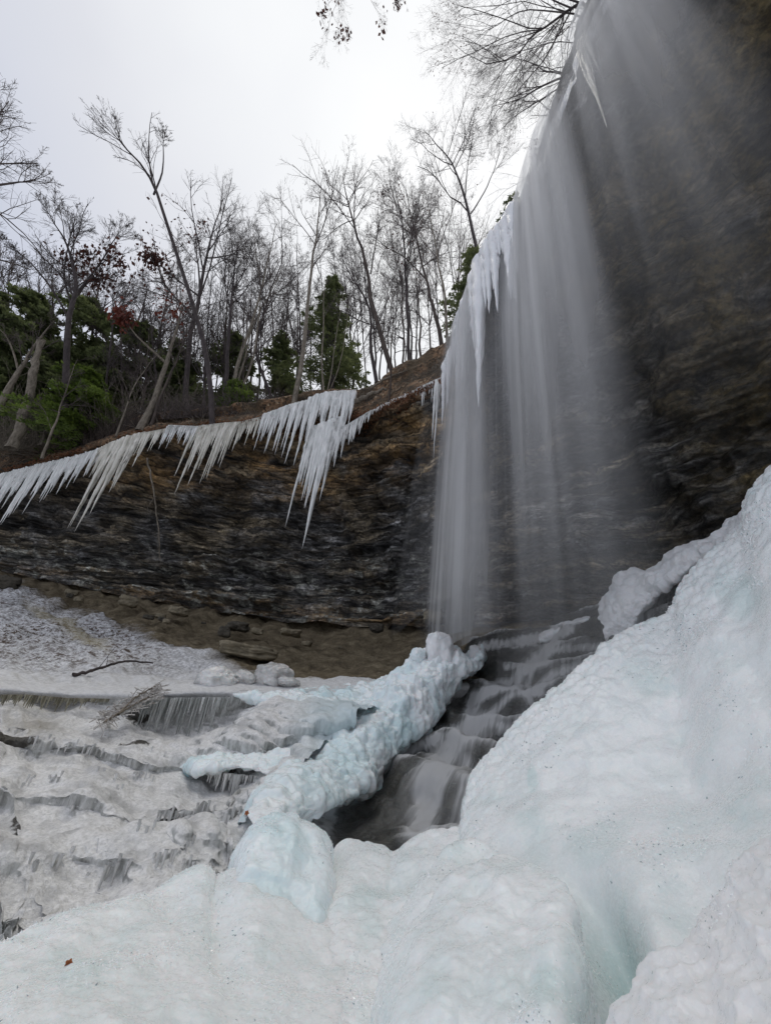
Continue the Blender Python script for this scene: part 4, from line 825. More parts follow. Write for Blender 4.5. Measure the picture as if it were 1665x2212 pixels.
for q in range(3):   # upper right stream and spray
    curtain([(1225, 205), (1262, 110), (1300, 25), (1335, -60), (1370, -150), (1400, -240)], 2.0, [.1, .28, .6, .8, .55, .3], [1., .9, .62, .42, .28, .15, .06, 0.0], 220 + q, .1 + .15 * q, .4 + .4 * q, 1.3, freq=2.6 + .6 * q)
curtain([(950, 830), (1000, 712), (1060, 590), (1110, 520)], 2.0, [.6, .5, .5, .3], [.0, .2, .4, .5, .5, .5, .4], 230, .5, 1.0, .55, freq=1.2)

# water sheet sliding over the rim, glazed with ice
lipt = [(u, v, zr(u, v, H)) for u, v in [(968, 790), (1000, 705), (1045, 600), (1110, 512), (1150, 405), (1195, 275), (1243, 152), (1282, 68), (1330, -30)]]
ff = np.linspace(0, 1, 500); p = at_line(lipt, ff); T = W(p[:, 0], p[:, 1], p[:, 2]); hh = T[:, :2] / np.linalg.norm(T[:, :2], axis=1, keepdims=True)
prof = [(1.4, .10), (.6, .16), (.1, .17), (-.10, .08), (-.20, -.15), (-.22, -.6), (-.16, -1.3)]
wsc = np.interp(ff, [0, .35, .5, .62, 1], [.7, 1.0, .8, .4, .3]); G = np.array([np.column_stack([T[:, :2] + hh * a * np.maximum(wsc, .5)[:, None], T[:, 2] + b_ * wsc]) for a, b_ in prof]); G = cat_at(G, np.linspace(0, len(prof) - 1, 60))
G += gnormal(G)[..., :] * (0.10 * fbm(G * 2, 301, 4) + .05 * vnoise(G * np.array([8, 8, .6]), 302))[..., None]
mrim, trim, brim, _ = mat('rim_ice_glaze'); ng = noise(trim, coord(trim, (5, 5, .8), 'Geo'), 1.3, 5, .6)
L(trim, ramp(trim, ng, [(.30, (0.12, 0.12, 0.12)), (.44, (0.60, 0.61, 0.63)), (.6, (0.90, 0.91, 0.93))]), brim.inputs['Base Color']); brim.inputs['Roughness'].default_value = .3
L(trim, bump(trim, ng, .6, .06), brim.inputs['Normal'])
grid('ice_rim', G - wb, mrim, wf)

# ------------------------------------------------------------------ trees
def rpath(pts, r, n, rs, wob=.01):
    P = np.array([W(u, v, r) for u, v in pts]); t_ = np.linspace(0, len(P) - 1, n); Q = cat_at(P, t_)
    Ln = np.linalg.norm(P[-1] - P[0]); off = np.cumsum(rs.normal(0, 1, (n, 3)), 0) * Ln * wob * .3; off -= np.linspace(0, 1, n)[:, None] * off[-1]; return Q + off
def interp_poly(P, R, idx, t_):
    n = P.shape[1]; x = t_ * (n - 1); i = np.minimum(x.astype(int), n - 2); f = (x - i)[:, None]
    a, b_ = P[idx, i], P[idx, i + 1]; return a * (1 - f) + b_ * f, b_ - a, R[idx, i] * (1 - f[:, 0]) + R[idx, i + 1] * f[:, 0]
def branches(P, R, m, t0, ang, lenf, upb, rs, n=6, curl=.12, rmin=.006, tmax=1.0, plane=None):
    """children on every parent polyline"""
    B = P.shape[0]; idx = np.repeat(np.arange(B), m); t_ = rs.uniform(t0, tmax, B * m); s, d, rr = interp_poly(P, R, idx, t_)
    Lp = np.linalg.norm(np.diff(P, axis=1), axis=-1).sum(1)[idx]; d /= np.linalg.norm(d, axis=1, keepdims=True) + 1e-9
    q = rs.normal(0, 1, d.shape); q -= (q * d).sum(1, keepdims=True) * d; q /= np.linalg.norm(q, axis=1, keepdims=True)
    a = rs.normal(ang, .16, B * m)[:, None]; dd = d * np.cos(a) + q * np.sin(a); dd[:, 2] += upb; dd /= np.linalg.norm(dd, axis=1, keepdims=True)
    Ln = Lp * lenf * rs.uniform(.55, 1.15, B * m) * (1.15 - .75 * (t_ - t0) / max(1e-6, 1 - t0))
    Q = np.zeros((B * m, n, 3)); Q[:, 0] = s; cur = dd.copy()
    for i in range(1, n):
        cur = cur + rs.normal(0, curl, cur.shape) + np.array([0, 0, upb * .35]); cur /= np.linalg.norm(cur, axis=1, keepdims=True); Q[:, i] = Q[:, i - 1] + cur * (Ln / (n - 1))[:, None]
    r0 = np.maximum(np.minimum(rr * .62, Ln * .012 + .002), rmin); RR = r0[:, None] * np.linspace(1, .35, n)[None]; return Q, np.maximum(RR, rmin * .7)
def leafquads(P, size, rs, jit=.1):
    n = len(P); c = P + rs.normal(0, jit, P.shape); a = rs.normal(0, 1, (n, 3)); a /= np.linalg.norm(a, axis=1, keepdims=True); a[:, 2] -= .6
    b_ = np.cross(a, rs.normal(0, 1, (n, 3))); b_ /= np.linalg.norm(b_, axis=1, keepdims=True); s = size * rs.uniform(.6, 1.3, (n, 1))
    V = np.stack([c, c + a * s * .5 + b_ * s * .35, c + a * s, c + a * s * .5 - b_ * s * .35], 1).reshape(-1, 3); return V, np.arange(4 * n).reshape(-1, 4)
def bare(label, stems, r, rad, s, bark=None, dens=1.0, t0=.35, spread_=.55, lenf=.42, leaves=0, lmat=None, group=None, lvl=3, upb=.12, lsz=.13, lreg=None, forks=None, name='bare_tree', cat='tree', m1=11, rmin=None, twig=None):
    rs = np.random.default_rng(1000 + s); bark = bark or BARK; rmin = rmin or 0.00030 * r
    base = W(stems[0][0][0], stems[0][0][1], r); root = empty(name, base); tag(root, label, cat, group)
    P1, R1 = [], []
    for k, st in enumerate(stems):
        q = rpath(st, r * (1 + .01 * k), 14, rs); P1.append(q); f = np.linspace(0, 1, 14); R1.append(rad * (1 if k == 0 else (.6 if abs(st[0][0] - stems[0][0][0]) + abs(st[0][1] - stems[0][0][1]) < 25 else .36)) * (1 - .93 * f) ** .9)
    P1 = np.array(P1); R1 = np.array(R1)
    V, F = tubes(P1, R1, 8); mk('trunk', V - base, F, bark, root)
    Vs, Fs, o = [], [], 0; tips = []
    P, R = P1, R1
    for l in range(lvl):
        m = [int(m1 * dens), int(8 * dens), int(8 * dens), 4][l]; P, R = branches(P, R, max(m, 2), t0 if l == 0 else .2, [spread_, .6, .65, .7][l], [lenf, .5, .5, .5][l], upb, rs, 7 if l == 0 else 5, .10 + .05 * l, rmin)
        V, F = tubes(P, R, 4 if l == 0 else 3); Vs.append(V); Fs.append(F + o); o += len(V); tips.append(P)
    mk('crown', np.vstack(Vs) - base, np.vstack(Fs), twig or (BARKD if bark is BARKD else TWIG), root)
    if leaves:
        T_ = np.vstack([q[:, -3:].reshape(-1, 3) for q in tips[-2:]])
        if lreg is not None:
            u_, v_ = PR(T_); ok = np.zeros(len(T_), bool)
            for (a, b_, c, d) in lreg: ok |= (u_ > a) & (u_ < c) & (v_ > b_) & (v_ < d)
            if ok.sum() > 20: T_ = T_[ok]
        # clump: choose seeds then near twigs
        sc = fbm(T_ * 0.9, s, 2); T_ = T_[np.argsort(-sc)][:max(20, int(len(T_) * .45))]; T_ = T_[rs.integers(0, len(T_), leaves)]
        V, F = leafquads(T_, lsz, rs, .012 * r); mk('leaves', V - base, F, lmat or DEAD, root, smooth=False)
    return root
bare('tall bare tree leaning left over the cliff with a forked open crown', [[(457, 918), (450, 800), (425, 700), (390, 590), (345, 450), (318, 375), (275, 320), (255, 285)], [(333, 420), (350, 370), (352, 310), (350, 265)]], 17.3, .145, 1, BARKD, .9, .62, .6, .17, m1=16)
bare('broad old oak spreading above the hemlocks at the left, brown leaves on its right', [[(140, 900), (145, 720), (165, 620), (150, 540), (110, 470)], [(150, 690), (110, 620), (60, 560), (10, 520)], [(160, 640), (215, 570), (245, 520), (260, 500)], [(155, 660), (140, 590), (150, 520), (170, 450)], [(158, 650), (200, 600), (250, 590)]], 23, .17, 2, BARKD, 1.2, .25, .6, .38, 600, DEAD, lreg=[(130, 520, 300, 640)], lsz=.22, m1=10)
bare('pale-barked leaning tree with red leaves, rooted above the yellow icicles', [[(303, 930), (335, 850), (375, 738), (395, 650)], [(360, 785), (300, 730), (270, 690)]], 19.5, .19, 3, BARKP, 1, .55, .7, .35, 380, REDL, lreg=[(220, 640, 400, 780)], lsz=.2)
bare('slim brown tree just right of the pale leaning one', [[(326, 920), (350, 850), (385, 770), (415, 690)]], 19.3, .09, 4, BARK, .8, .3)
bare('brown-leaved tree behind the tall leaning one', [[(398, 905), (412, 740), (440, 600), (455, 520), (480, 430)], [(430, 640), (380, 600), (330, 560)]], 21, .17, 5, BARKD, 1.15, .3, .6, .4, 520, DEAD, lreg=[(280, 420, 440, 620)], lsz=.2)
bare('straight dark tree left of the small green bush', [[(478, 905), (488, 760), (500, 620), (515, 520)]], 20, .15, 6, BARKD, 1.1, .4, .5, .42)
bare('clump of grey-brown stems fanning out behind the green bush', [[(492, 900), (530, 740), (575, 600), (600, 480)], [(500, 900), (550, 760), (560, 600), (545, 470)], [(488, 900), (520, 790), (560, 680), (620, 560)]], 19, .13, 7, BARKP, 1.0, .35, .45, .36)
bare('dark crooked tree right of the stem clump', [[(590, 885), (560, 800), (555, 740), (580, 640), (610, 560), (600, 470)]], 20.5, .11, 8, BARKD, 1, .4)
bare('slender pale-based tree rising straight left of the dark hemlock', [[(632, 875), (650, 740), (665, 600), (680, 490), (692, 410)]], 15.6, .14, 9, BARKP, 1.1, .5, .5, .3)
bare('multi-stemmed pale sapling in front of the dark hemlock', [[(703, 855), (698, 760), (700, 650), (705, 600)], [(706, 855), (722, 760), (735, 680), (742, 630)], [(708, 852), (735, 790), (748, 700), (755, 640)]], 15.2, .055, 10, BARKP, .7, .5, .45, .22)
bare('dark forked tree at the left foot of the bank by the waterfall', [[(815, 825), (800, 738), (806, 698), (793, 647), (755, 589), (735, 540)], [(804, 720), (830, 660), (850, 600), (855, 540)]], 15.5, .11, 11, BARKD, 1.0, .35, .55, .35)
bare('tall left-leaning tree standing where the bank begins to rise', [[(847, 805), (811, 665), (793, 556), (771, 491), (749, 425), (740, 380)], [(800, 590), (815, 500), (830, 430)]], 14.6, .14, 12, BARK, 1.2, .38, .5, .34, 60, DEAD)
bare('thin sapling in front of the bank at its lowest part', [[(838, 868), (845, 760), (849, 690), (852, 611)]], 13.2, .045, 13, BARK, .6, .5, .5, .25)
bare('twin-stemmed tree on the bank with clumps of dark leaves in its top', [[(885, 785), (876, 647), (868, 556), (862, 465), (850, 400)], [(892, 782), (885, 690), (882, 593), (890, 500)]], 15, .10, 14, BARKD, 1.3, .4, .5, .36, 420, DEAD, lreg=[(800, 380, 920, 600)], lsz=.12)
bare('left-leaning tree at the top of the bank beside the waterfall', [[(957, 760), (938, 680), (920, 603), (894, 484), (876, 400)], [(920, 603), (880, 560), (830, 530), (790, 490)]], 13.4, .12, 15, BARK, 1.2, .4, .5, .35, 60, DEAD, lsz=.1)
bare('slim tree rooted on the rim right beside the waterfall', [[(969, 815), (967, 665), (953, 574), (934, 484), (909, 400)]], 11.6, .075, 16, BARKP, 1.1, .45, .45, .3, 30, DEAD, lsz=.09)
bare('tall tree above the waterfall rim with a long limb curving right', [[(1031, 640), (1026, 538), (1011, 447), (985, 375), (950, 320), (915, 280)], [(1015, 460), (1045, 410), (1075, 340), (1085, 280)], [(1005, 430), (1010, 360), (1020, 290)]], 13.2, .13, 17, BARKD, 1.2, .38, .55, .36, 60, DEAD, lsz=.1)
bare('thin tree between the bank tree and the one above the rim', [[(1005, 745), (985, 640), (965, 540), (950, 470)]], 14, .05, 18, BARKD, .9, .35)
bare('leftmost trunk at the picture edge with twisting pale limbs', [[(-15, 910), (25, 830), (60, 770), (110, 700)], [(40, 800), (20, 740), (-10, 700)]], 24, .17, 19, BARKP, .9, .4, .7, .4, upb=.03)
bare('thin pale sapling left of the bright green bush', [[(90, 990), (115, 920), (140, 850), (168, 775)], [(112, 930), (90, 880), (40, 860)]], 21, .06, 20, BARKP, .8, .3, .7, .35, upb=.0)
bare('pale sapling bending right behind the pale leaning tree', [[(250, 940), (275, 880), (300, 820), (345, 760)]], 20, .05, 21, BARKP, .8, .3, .7, .35, upb=.0)
bare('tree at the left picture edge whose branches reach into the sky', [[(-260, 900), (-180, 650), (-110, 420), (-90, 200)], [(-170, 620), (-80, 430), (20, 395), (80, 385)]], 15, .2, 22, TWIG, 1.2, .25, .8, .42, upb=.02)
# broken snag
rs = np.random.default_rng(5); b0 = W(30, 968, 23.5); rt_ = empty('dead_snag', b0); tag(rt_, 'broken pale dead trunk with a snapped top near the left edge', 'dead tree')
q = rpath([(28, 970), (50, 890), (78, 800), (97, 735)], 23.5, 20, rs, .03); R = np.linspace(.22, .15, 20) * (1 + .18 * rs.normal(0, 1, 20)); R[-1] = .05
V, F = tubes(q[None], R[None], 10); mk('trunk', V - b0, F, BARKP, rt_)
P, R = branches(q[None], np.full((1, 20), .08), 14, .4, 1.2, .12, -.05, rs, 5, .2, .015); V, F = tubes(P, R, 4); mk('branch_stubs', V - b0, F, BARKP, rt_)

# thin bare trees behind: looks nothing tells apart
LAND = [(215, 300, 'above the big yellow icicles'), (300, 370, 'behind the pale leaning tree'), (370, 430, 'left of the tall leaning trunk'), (430, 480, 'right of the tall leaning trunk'), (480, 530, 'behind the small green bush'), (530, 600, 'right of the small green bush'),
        (600, 660, 'behind the slender pale-based tree'), (660, 740, 'behind the lone dark hemlock'), (740, 800, 'just right of the lone dark hemlock'), (800, 860, 'at the low end of the bank'), (860, 920, 'at the middle of the bank'), (920, 1000, 'at the high end of the bank')]
ORD = ['first', 'second', 'third', 'fourth', 'fifth']; k = 0
for (a, b_, where) in LAND:
    m_ = 4
    for q in range(m_):
        u = a + (b_ - a) * (q + .5) / m_ + rng.uniform(-4, 4); vb = np.interp(u, [200, 450, 620, 790, 970], [900, 885, 862, 835, 745]); ht = rng.uniform(210, 370) * (1 if u > 330 else .8); lean = rng.uniform(-25, 45) * (1 if u < 650 else -1)
        bm = [BARKD, BARK, TWIG][k % 3]
        bare('thin bare tree %s, %s from left' % (where, ORD[q]), [[(u, vb), (u + lean * .3, vb - ht * .4), (u + lean, vb - ht)]], rng.uniform(22, 31), rng.uniform(.07, .12), 100 + k, bm, 1.2, .25, .5, .36, group='thin bare trees in the wood behind the rim'); k += 1
for q, u in enumerate(np.linspace(-40, 330, 9)):
    u = u + rng.uniform(-12, 12); bare('grey leafless tree behind the left hemlocks, %s from the left edge' % (ORD + ['sixth', 'seventh', 'eighth', 'ninth'])[q], [[(u, 890), (u + 20, 700), (u + rng.uniform(10, 50), rng.uniform(560, 640))]], rng.uniform(30, 34), .13, 200 + k, TWIG, 1.2, .35, .6, .4, group='grey leafless trees behind the left hemlocks'); k += 1

# overhead tree above the waterfall
bare('bare tree above the waterfall rim stretching limbs across the sky at the top', [[(1300, 60), (1262, 5), (1231, 23), (1190, 50), (1156, 70), (1119, 112), (1049, 135), (969, 84)], [(1262, 5), (1225, 25), (1165, 84), (1095, 177), (1063, 233), (1035, 285)], [(1282, 100), (1225, 90), (1160, 100), (1090, 120), (1030, 170)], [(1330, -60), (1250, -40), (1150, -20), (1040, -10), (960, 10)], [(1300, 60), (1230, 30), (1130, 20), (1060, 60), (1000, 100)]], 7.3, .075, 31, BARKD, 1.3, .15, .5, .40, 330, DEAD, lreg=[(930, -20, 1010, 160), (1100, 250, 1200, 420)], upb=-.04, lsz=.085, m1=14)
bare('low shrub rooted on the waterfall rim at the top, branches fanning left', [[(1245, 160), (1215, 165), (1165, 187), (1119, 215), (1060, 230)], [(1243, 160), (1195, 150), (1140, 130), (1090, 118)], [(1243, 165), (1190, 200), (1120, 245), (1060, 300)], [(1240, 170), (1205, 260), (1185, 350), (1160, 420)]], 6.0, .045, 32, BARKD, .95, .12, .5, .42, 110, DEAD, lreg=[(1090, 300, 1200, 440), (930, 180, 1000, 260)], upb=-.03, lsz=.075, m1=13, name='shrub', cat='shrub')
bare('leafy twig end hanging into the top of the picture against open sky', [[(760, -120), (755, -40), (725, 20), (695, 80)], [(760, -110), (790, -20), (815, 25), (828, 55)], [(755, -80), (720, -10), (672, 45)], [(790, -90), (850, -20), (880, 12)], [(760, -100), (740, 0), (745, 70)]], 5.5, .012, 33, TWIG, .9, .35, .5, .25, 260, DEAD, upb=-.15, lsz=.11, name='hanging_branch', cat='branch', m1=7, lreg=[(640, -40, 900, 100)])

# ------------------------------------------------------------------ evergreens
def conifer(label, base, top, r, halfw, s, m_=None, n=26000, sz=.16, name='hemlock_tree', cat='evergreen', skirt=0.02, group=None):
    rs = np.random.default_rng(3000 + s); m_ = m_ or HEM; B0 = W(base[0], base[1], r); T0 = W(top[0], top[1], r); hw = halfw * r / FP
    root = empty(name, B0); tag(root, label, cat, group); Ht = np.linalg.norm(T0 - B0)
    f = np.linspace(0, 1, 12); q = B0 + (T0 - B0) * f[:, None]; V, F = tubes(q[None], (.012 * Ht * (1 - .9 * f))[None], 7); mk('trunk', V - B0, F, BARKD, root)
    nb = int(150 + Ht * 12); hb = rs.uniform(skirt, 1, nb) ** .9; az = rs.uniform(0, 2 * np.pi, nb); bl = hw * (1 - hb) ** .7 * rs.uniform(.35, 1.3, nb) * (1 + .5 * vnoise(np.stack([hb * 5, az, 0 * az + s], -1), s)) * (1 + .3 * np.sin(az * 2 + s + hb * 9)) + .25
    nn = 7; tt = np.linspace(0, 1, nn); P = np.zeros((nb, nn, 3)); d = np.stack([np.cos(az), np.sin(az), 0 * az], -1)
    P[:] = (B0 + (T0 - B0) * hb[:, None])[:, None] + d[:, None] * (bl[:, None] * tt[None])[..., None]; P[..., 2] += (bl[:, None] * (.18 * tt - .42 * tt ** 2))
    V, F = tubes(P, .012 * (1.2 - tt)[None] * np.ones((nb, 1)) * (1 + bl[:, None] * .3), 3); mk('boughs', V - B0, F, BARKD, root)
    w_ = bl / bl.sum(); i = rs.choice(nb, n, p=w_); t_ = rs.uniform(.12, 1.05, n) ** .8; j = np.minimum((t_ * (nn - 1)).astype(int), nn - 2); g = (t_ * (nn - 1) - j)[:, None]
    c = P[i, j] * (1 - g) + P[i, j + 1] * g; sd = np.cross(d[i], [0, 0, 1.0]); wdt = bl[i] * .28 * (1.1 - t_); c = c + sd * (rs.uniform(-1, 1, n) * wdt)[:, None]; c[:, 2] += rs.normal(0, .05, n) - .04
    a = d[i] * .8 + sd * rs.normal(0, .8, (n, 1)) + rs.normal(0, .35, (n, 3)); a /= np.linalg.norm(a, axis=1, keepdims=True); b_ = np.cross(a, rs.normal(0, .5, (n, 3)) + [0, 0, 1]); b_ /= np.linalg.norm(b_, axis=1, keepdims=True)
    kp = fbm(c * (2.4 / max(hw, 1)) * 1.6, s, 3) > -.10; c, a, b_ = c[kp], a[kp], b_[kp]; n = len(c); s_ = sz * rs.uniform(.6, 1.5, (n, 1)); V = np.stack([c - b_ * s_ * .16, c + a * s_ * .6 - b_ * s_ * .2, c + a * s_ * 1.1, c + a * s_ * .5 + b_ * s_ * .22], 1).reshape(-1, 3)
    mk('needles', V - B0, np.arange(4 * n).reshape(-1, 4), m_, root, smooth=False); return root
conifer('dense dark hemlock standing alone behind the pale sapling in the wood centre', (718, 862), (716, 600), 19, 105, 1, n=42000, sz=.14)
conifer('tall dark hemlock at the left picture edge', (-30, 960), (-10, 620), 30, 120, 2, n=48000, sz=.24)
conifer('broad dark hemlock behind the broken snag', (90, 960), (85, 640), 31, 120, 3, n=48000, sz=.24)
conifer('dark hemlock directly behind the bright green bush', (215, 950), (205, 650), 30, 125, 4, n=48000, sz=.24)
conifer('dark hemlock behind the pale leaning tree', (315, 930), (320, 700), 28, 105, 5, n=40000, sz=.22)
conifer('shorter hemlock left of the tall leaning trunk', (395, 910), (385, 740), 27, 80, 6, n=20000, sz=.3)
conifer('narrow hemlock behind the fanning stem clump', (515, 890), (505, 715), 25, 60, 7, n=16000, sz=.26)
conifer('low hemlock filling the gap left of the lone dark one', (612, 868), (610, 720), 24, 45, 8, n=10000, sz=.25)
conifer('hemlock peeping over the waterfall rim', (1066, 780), (1110, 425), 10.5, 105, 9, n=26000, sz=.08)
conifer('loose hemlock below and left of the one peeping over the rim', (1012, 800), (1022, 530), 13, 75, 10, n=14000, sz=.13)
conifer('bright green bushy evergreen at the left under the dark hemlocks', (190, 975), (195, 800), 23.5, 110, 11, YEW, 30000, .17, 'evergreen_bush', 'bush', 0.0)
conifer('small light green evergreen bush on the rim in front of the stem clump', (520, 900), (515, 825), 18.6, 52, 12, YEW, 9000, .12, 'evergreen_bush', 'bush', 0.0)

# brush, logs, sticks and leaves
def brush(label, line, n, hpx, s, m_=TWIG):
    rs = np.random.default_rng(4000 + s); p = at_line(line, rs.random(n)); B_ = W(p[:, 0], p[:, 1], p[:, 2] + rs.uniform(0, 2.0, n)); root = W(*np.array(line).mean(0)); ln = hpx * p[:, 2] / FP * rs.uniform(.3, 1, n)
    d = rs.normal(0, .5, (n, 3)); d[:, 2] = np.abs(d[:, 2]) + .5; d /= np.linalg.norm(d, axis=1, keepdims=True); P = np.zeros((n, 5, 3)); cur = d
    P[:, 0] = B_
    for i in range(1, 5): cur = cur + rs.normal(0, .2, cur.shape) - np.array([0, 0, .06]); P[:, i] = P[:, i - 1] + cur * (ln / 4)[:, None]
    V, F = tubes(P, np.linspace(.012, .006, 5)[None] * np.ones((n, 1)), 3); return tag(mk('dry_brush', V, F, m_, loc=root), label, 'brush', kind='stuff')
brush('tangle of dry tan brush along the left cliff rim', [(180, 965, 22.5), (280, 925, 20.3), (340, 912, 19.3)], 1300, 60, 1, BARK)
brush('thin dry brush along the rim around the small green bush', [(350, 905, 18.8), (480, 898, 17.8), (600, 875, 16.5)], 1500, 75, 2, TWIG)
brush('grey leafless undergrowth in front of the left hemlocks', [(-60, 975, 26), (100, 960, 24), (400, 905, 19.5)], 1500, 120, 3, BARKP)
brush('tan grass tufts and twigs fringing the cliff rim in the centre', [(300, 932, 19.4), (450, 913, 17.5), (600, 900, 15.7), (700, 868, 14.5), (790, 860, 13.8)], 900, 34, 4, BARKP)
brush('roots and twigs poking from the soil bank beside the waterfall', [(795, 880, 13.6), (880, 830, 12.8), (960, 785, 11.7)], 500, 34, 5, BARKP)
rs = np.random.default_rng(77)
def scatter_leaves(label, line, n, s, size, m_, wid=.5, up_=.04):
    p = at_line(line, rs.random(n)); P = W(p[:, 0], p[:, 1] , p[:, 2]); hh = P[:, :2] / np.linalg.norm(P[:, :2], axis=1, keepdims=True); off_ = rs.uniform(-.1, wid, n); P[:, :2] += hh * off_[:, None]; P[:, 2] += up_ + rs.uniform(-.12, .10, n)
    V, F = leafquads(P, size, rs, .03); c = P.mean(0); return tag(mk('fallen_leaves', V, F, m_, loc=c), label, 'fallen leaves', kind='stuff')
LIT = m_leaf('rusty_litter', (0.07, 0.03, 0.016), (0.34, 0.16, 0.08), 6)
scatter_leaves('rusty fallen leaves heaped along the edge of the cliff rim', [(u, v, r - .1) for u, v, r in LIP[1:11]], 16000, 1, .11, LIT, 1.5)
def stick(name, pts, r, rad, m_, label, cat='stick', s=1, twigs=4):
    rs = np.random.default_rng(s); P = np.array([W(*q) for q in pts]); Q = cat_at(P, np.linspace(0, len(P) - 1, 22)) + rs.normal(0, rad * .25, (22, 3)); V, F = tubes(Q[None], np.linspace(rad, rad * .45, 22)[None], 7)
    if twigs:
        B_, R_ = branches(Q[None], np.full((1, 22), rad * .6), twigs, .3, .5, .25, 0, rs, 5, .15, rad * .2); V2, F2 = tubes(B_, R_, 7); F = np.vstack([F, F2 + len(V)]); V = np.vstack([V, V2])
    return tag(mk(name, V, F, m_, loc=Q[0]), label, cat)
stick('hanging_root', [(318, 990, 18.7), (328, 1040, 18.7), (336, 1090, 18.6), (343, 1150, 18.6), (346, 1208, 18.6)], 18, .045, BARKP, 'pale bare root dangling down the dark cliff below the yellow icicles', 'root', 3, 3)
stick('fallen_branch', [(157, 1459, 9.9), (195, 1450, 10.0), (235, 1437, 10.3), (280, 1428, 10.7), (330, 1433, 10.6)], 10, .035, BARKD, 'dark crooked branch lying on the snowy slope at the left', 'branch', 4, 2)
stick('fallen_log', [(768, 868, 13.6), (800, 852, 13.2), (835, 838, 12.9)], 13, .13, BARKP, 'pale log resting on the rim right of the big frozen column', 'log', 5, 0)
stick('fallen_log', [(800, 838, 13.9), (840, 815, 13.6), (880, 800, 13.4)], 13, .06, BARKP, 'thin roots and dead limb on the bank above the pale log', 'log', 6, 5)
for q, (pts, lb) in enumerate([([(255, 1545, 7.0), (290, 1510, 7.4), (345, 1478, 7.9)], 'longest frosted driftwood stick on the first ledge'), ([(225, 1560, 6.9), (280, 1528, 7.2), (330, 1500, 7.6)], 'second driftwood stick in the frosted pile on the first ledge')]):
    stick('driftwood_stick', pts, 7, .018, BARKP, lb, 'stick', 20 + q, 3)
n = 170; p = np.column_stack([rs.uniform(215, 350, n), rs.uniform(0, 1, n), np.zeros(n)]); p[:, 1] = 1556 - (p[:, 0] - 215) * .50 + rs.normal(0, 10, n); p[:, 2] = 7.0 + (1556 - p[:, 1]) * .011
A_ = W(*p.T); d = rs.normal(0, 1, (n, 3)) * [1, .7, .35]; d[:, 0] += .8; d[:, 2] += .35; d /= np.linalg.norm(d, axis=1, keepdims=True); ln = rs.uniform(.1, .35, n)
P = A_[:, None] + d[:, None] * (np.linspace(-.5, .5, 4)[None, :, None] * ln[:, None, None]); V, F = tubes(P, np.full((n, 4), .006), 4)
tag(mk('twig_pile', V, F, m_bark('frosted_twigs', (0.25, 0.22, 0.19), (0.8, 0.78, 0.76), 25), loc=A_.mean(0)), 'pile of frosted twigs and debris caught on the first ledge', 'twigs', kind='stuff')
def leaf(u, v, r, size, label, s):
    c = W(u, v, r); rs = np.random.default_rng(s); th = np.linspace(0, 2 * np.pi, 25)[:-1]; rr = size * (.6 + .4 * np.abs(np.cos(2.5 * th))); pl = np.stack([rr * np.cos(th), .25 * rr * np.sin(2 * th) * .4, rr * np.sin(th)], -1)
    a = math.atan2(-c[0], c[1]); R_ = np.array([[math.cos(a), -math.sin(a), 0], [math.sin(a), math.cos(a), 0], [0, 0, 1]]); ct = np.array([[0, .004, 0]])
    V = np.vstack([ct, pl, ct + [0, .003, 0], pl + [0, .003, 0]]) @ R_.T + c; i = np.arange(24); F = np.vstack([np.stack([0 * i, 1 + i, 1 + (i + 1) % 24], -1), np.stack([0 * i + 25, 26 + (i + 1) % 24, 26 + i], -1)]); tag(mk('dead_leaf', V, F, ORG, loc=c), label, 'leaf')
leaf(533, 1757, 3.1, .014, 'upright orange leaf stuck at the top left of the ice boulder', 1)
def on_surface(u, v, ob_names):
    best = None
    dg = bpy.context.evaluated_depsgraph_get()
    for o in scn.objects:
        if o.type == 'MESH' and o.name.split('.')[0] in ob_names:
            hit, loc, nn, fi = o.ray_cast(o.matrix_world.inverted() @ Vector((0, 0, 0)), Vector(ray(u, v)))
            if hit:
                d_ = (o.matrix_world @ loc).length; best = d_ if best is None else min(best, d_)
    if best is None: return 2.3
    q = ray(u, v) * best; return float(np.hypot(q[0], q[1])) - .01
bpy.context.view_layer.update()
leaf(148, 2083, on_surface(148, 2083, ('ice_bank',)), .013, 'rusty leaf frozen into the smooth ice bank at the bottom left', 2)

# mist hanging round the foot and face of the fall
mm = bpy.data.materials.new('fine_mist'); mm.use_nodes = True; tm = mm.node_tree; tm.nodes.clear(); om = N(tm, 'ShaderNodeOutputMaterial'); pv = N(tm, 'ShaderNodeVolumePrincipled')
pv.inputs['Color'].default_value = (.95, .95, .95, 1); dm = tm; gc = N(dm, 'ShaderNodeTexCoord'); mp_ = N(dm, 'ShaderNodeMapping'); mp_.inputs['Location'].default_value = (-1, -1, -1); mp_.inputs['Scale'].default_value = (2, 2, 2); L(dm, gc.outputs['Generated'], mp_.inputs[0])
ln_ = N(dm, 'ShaderNodeVectorMath', operation='LENGTH'); L(dm, mp_.outputs[0], ln_.inputs[0]); fo = ramp(dm, ln_.outputs['Value'], [(0.1, 1.0), (0.55, .45), (0.97, 0.0)])
L(dm, math_(dm, 'MULTIPLY', fo, 0.15), pv.inputs['Density']); L(tm, pv.outputs[0], om.inputs['Volume'])
c = W(1140, 1240, 9.6); n = 40; th = np.linspace(0, math.pi, n); ph = np.linspace(0, 2 * math.pi, 2 * n)
D = np.stack([np.sin(th)[:, None] * np.cos(ph), np.sin(th)[:, None] * np.sin(ph), np.cos(th)[:, None] + 0 * ph], -1); P = c + D * np.array([4.4, 3.4, 6.0])
tag(grid('mist', P, mm, loc=c), 'fine grey mist drifting round the foot of the waterfall', 'mist', kind='stuff')

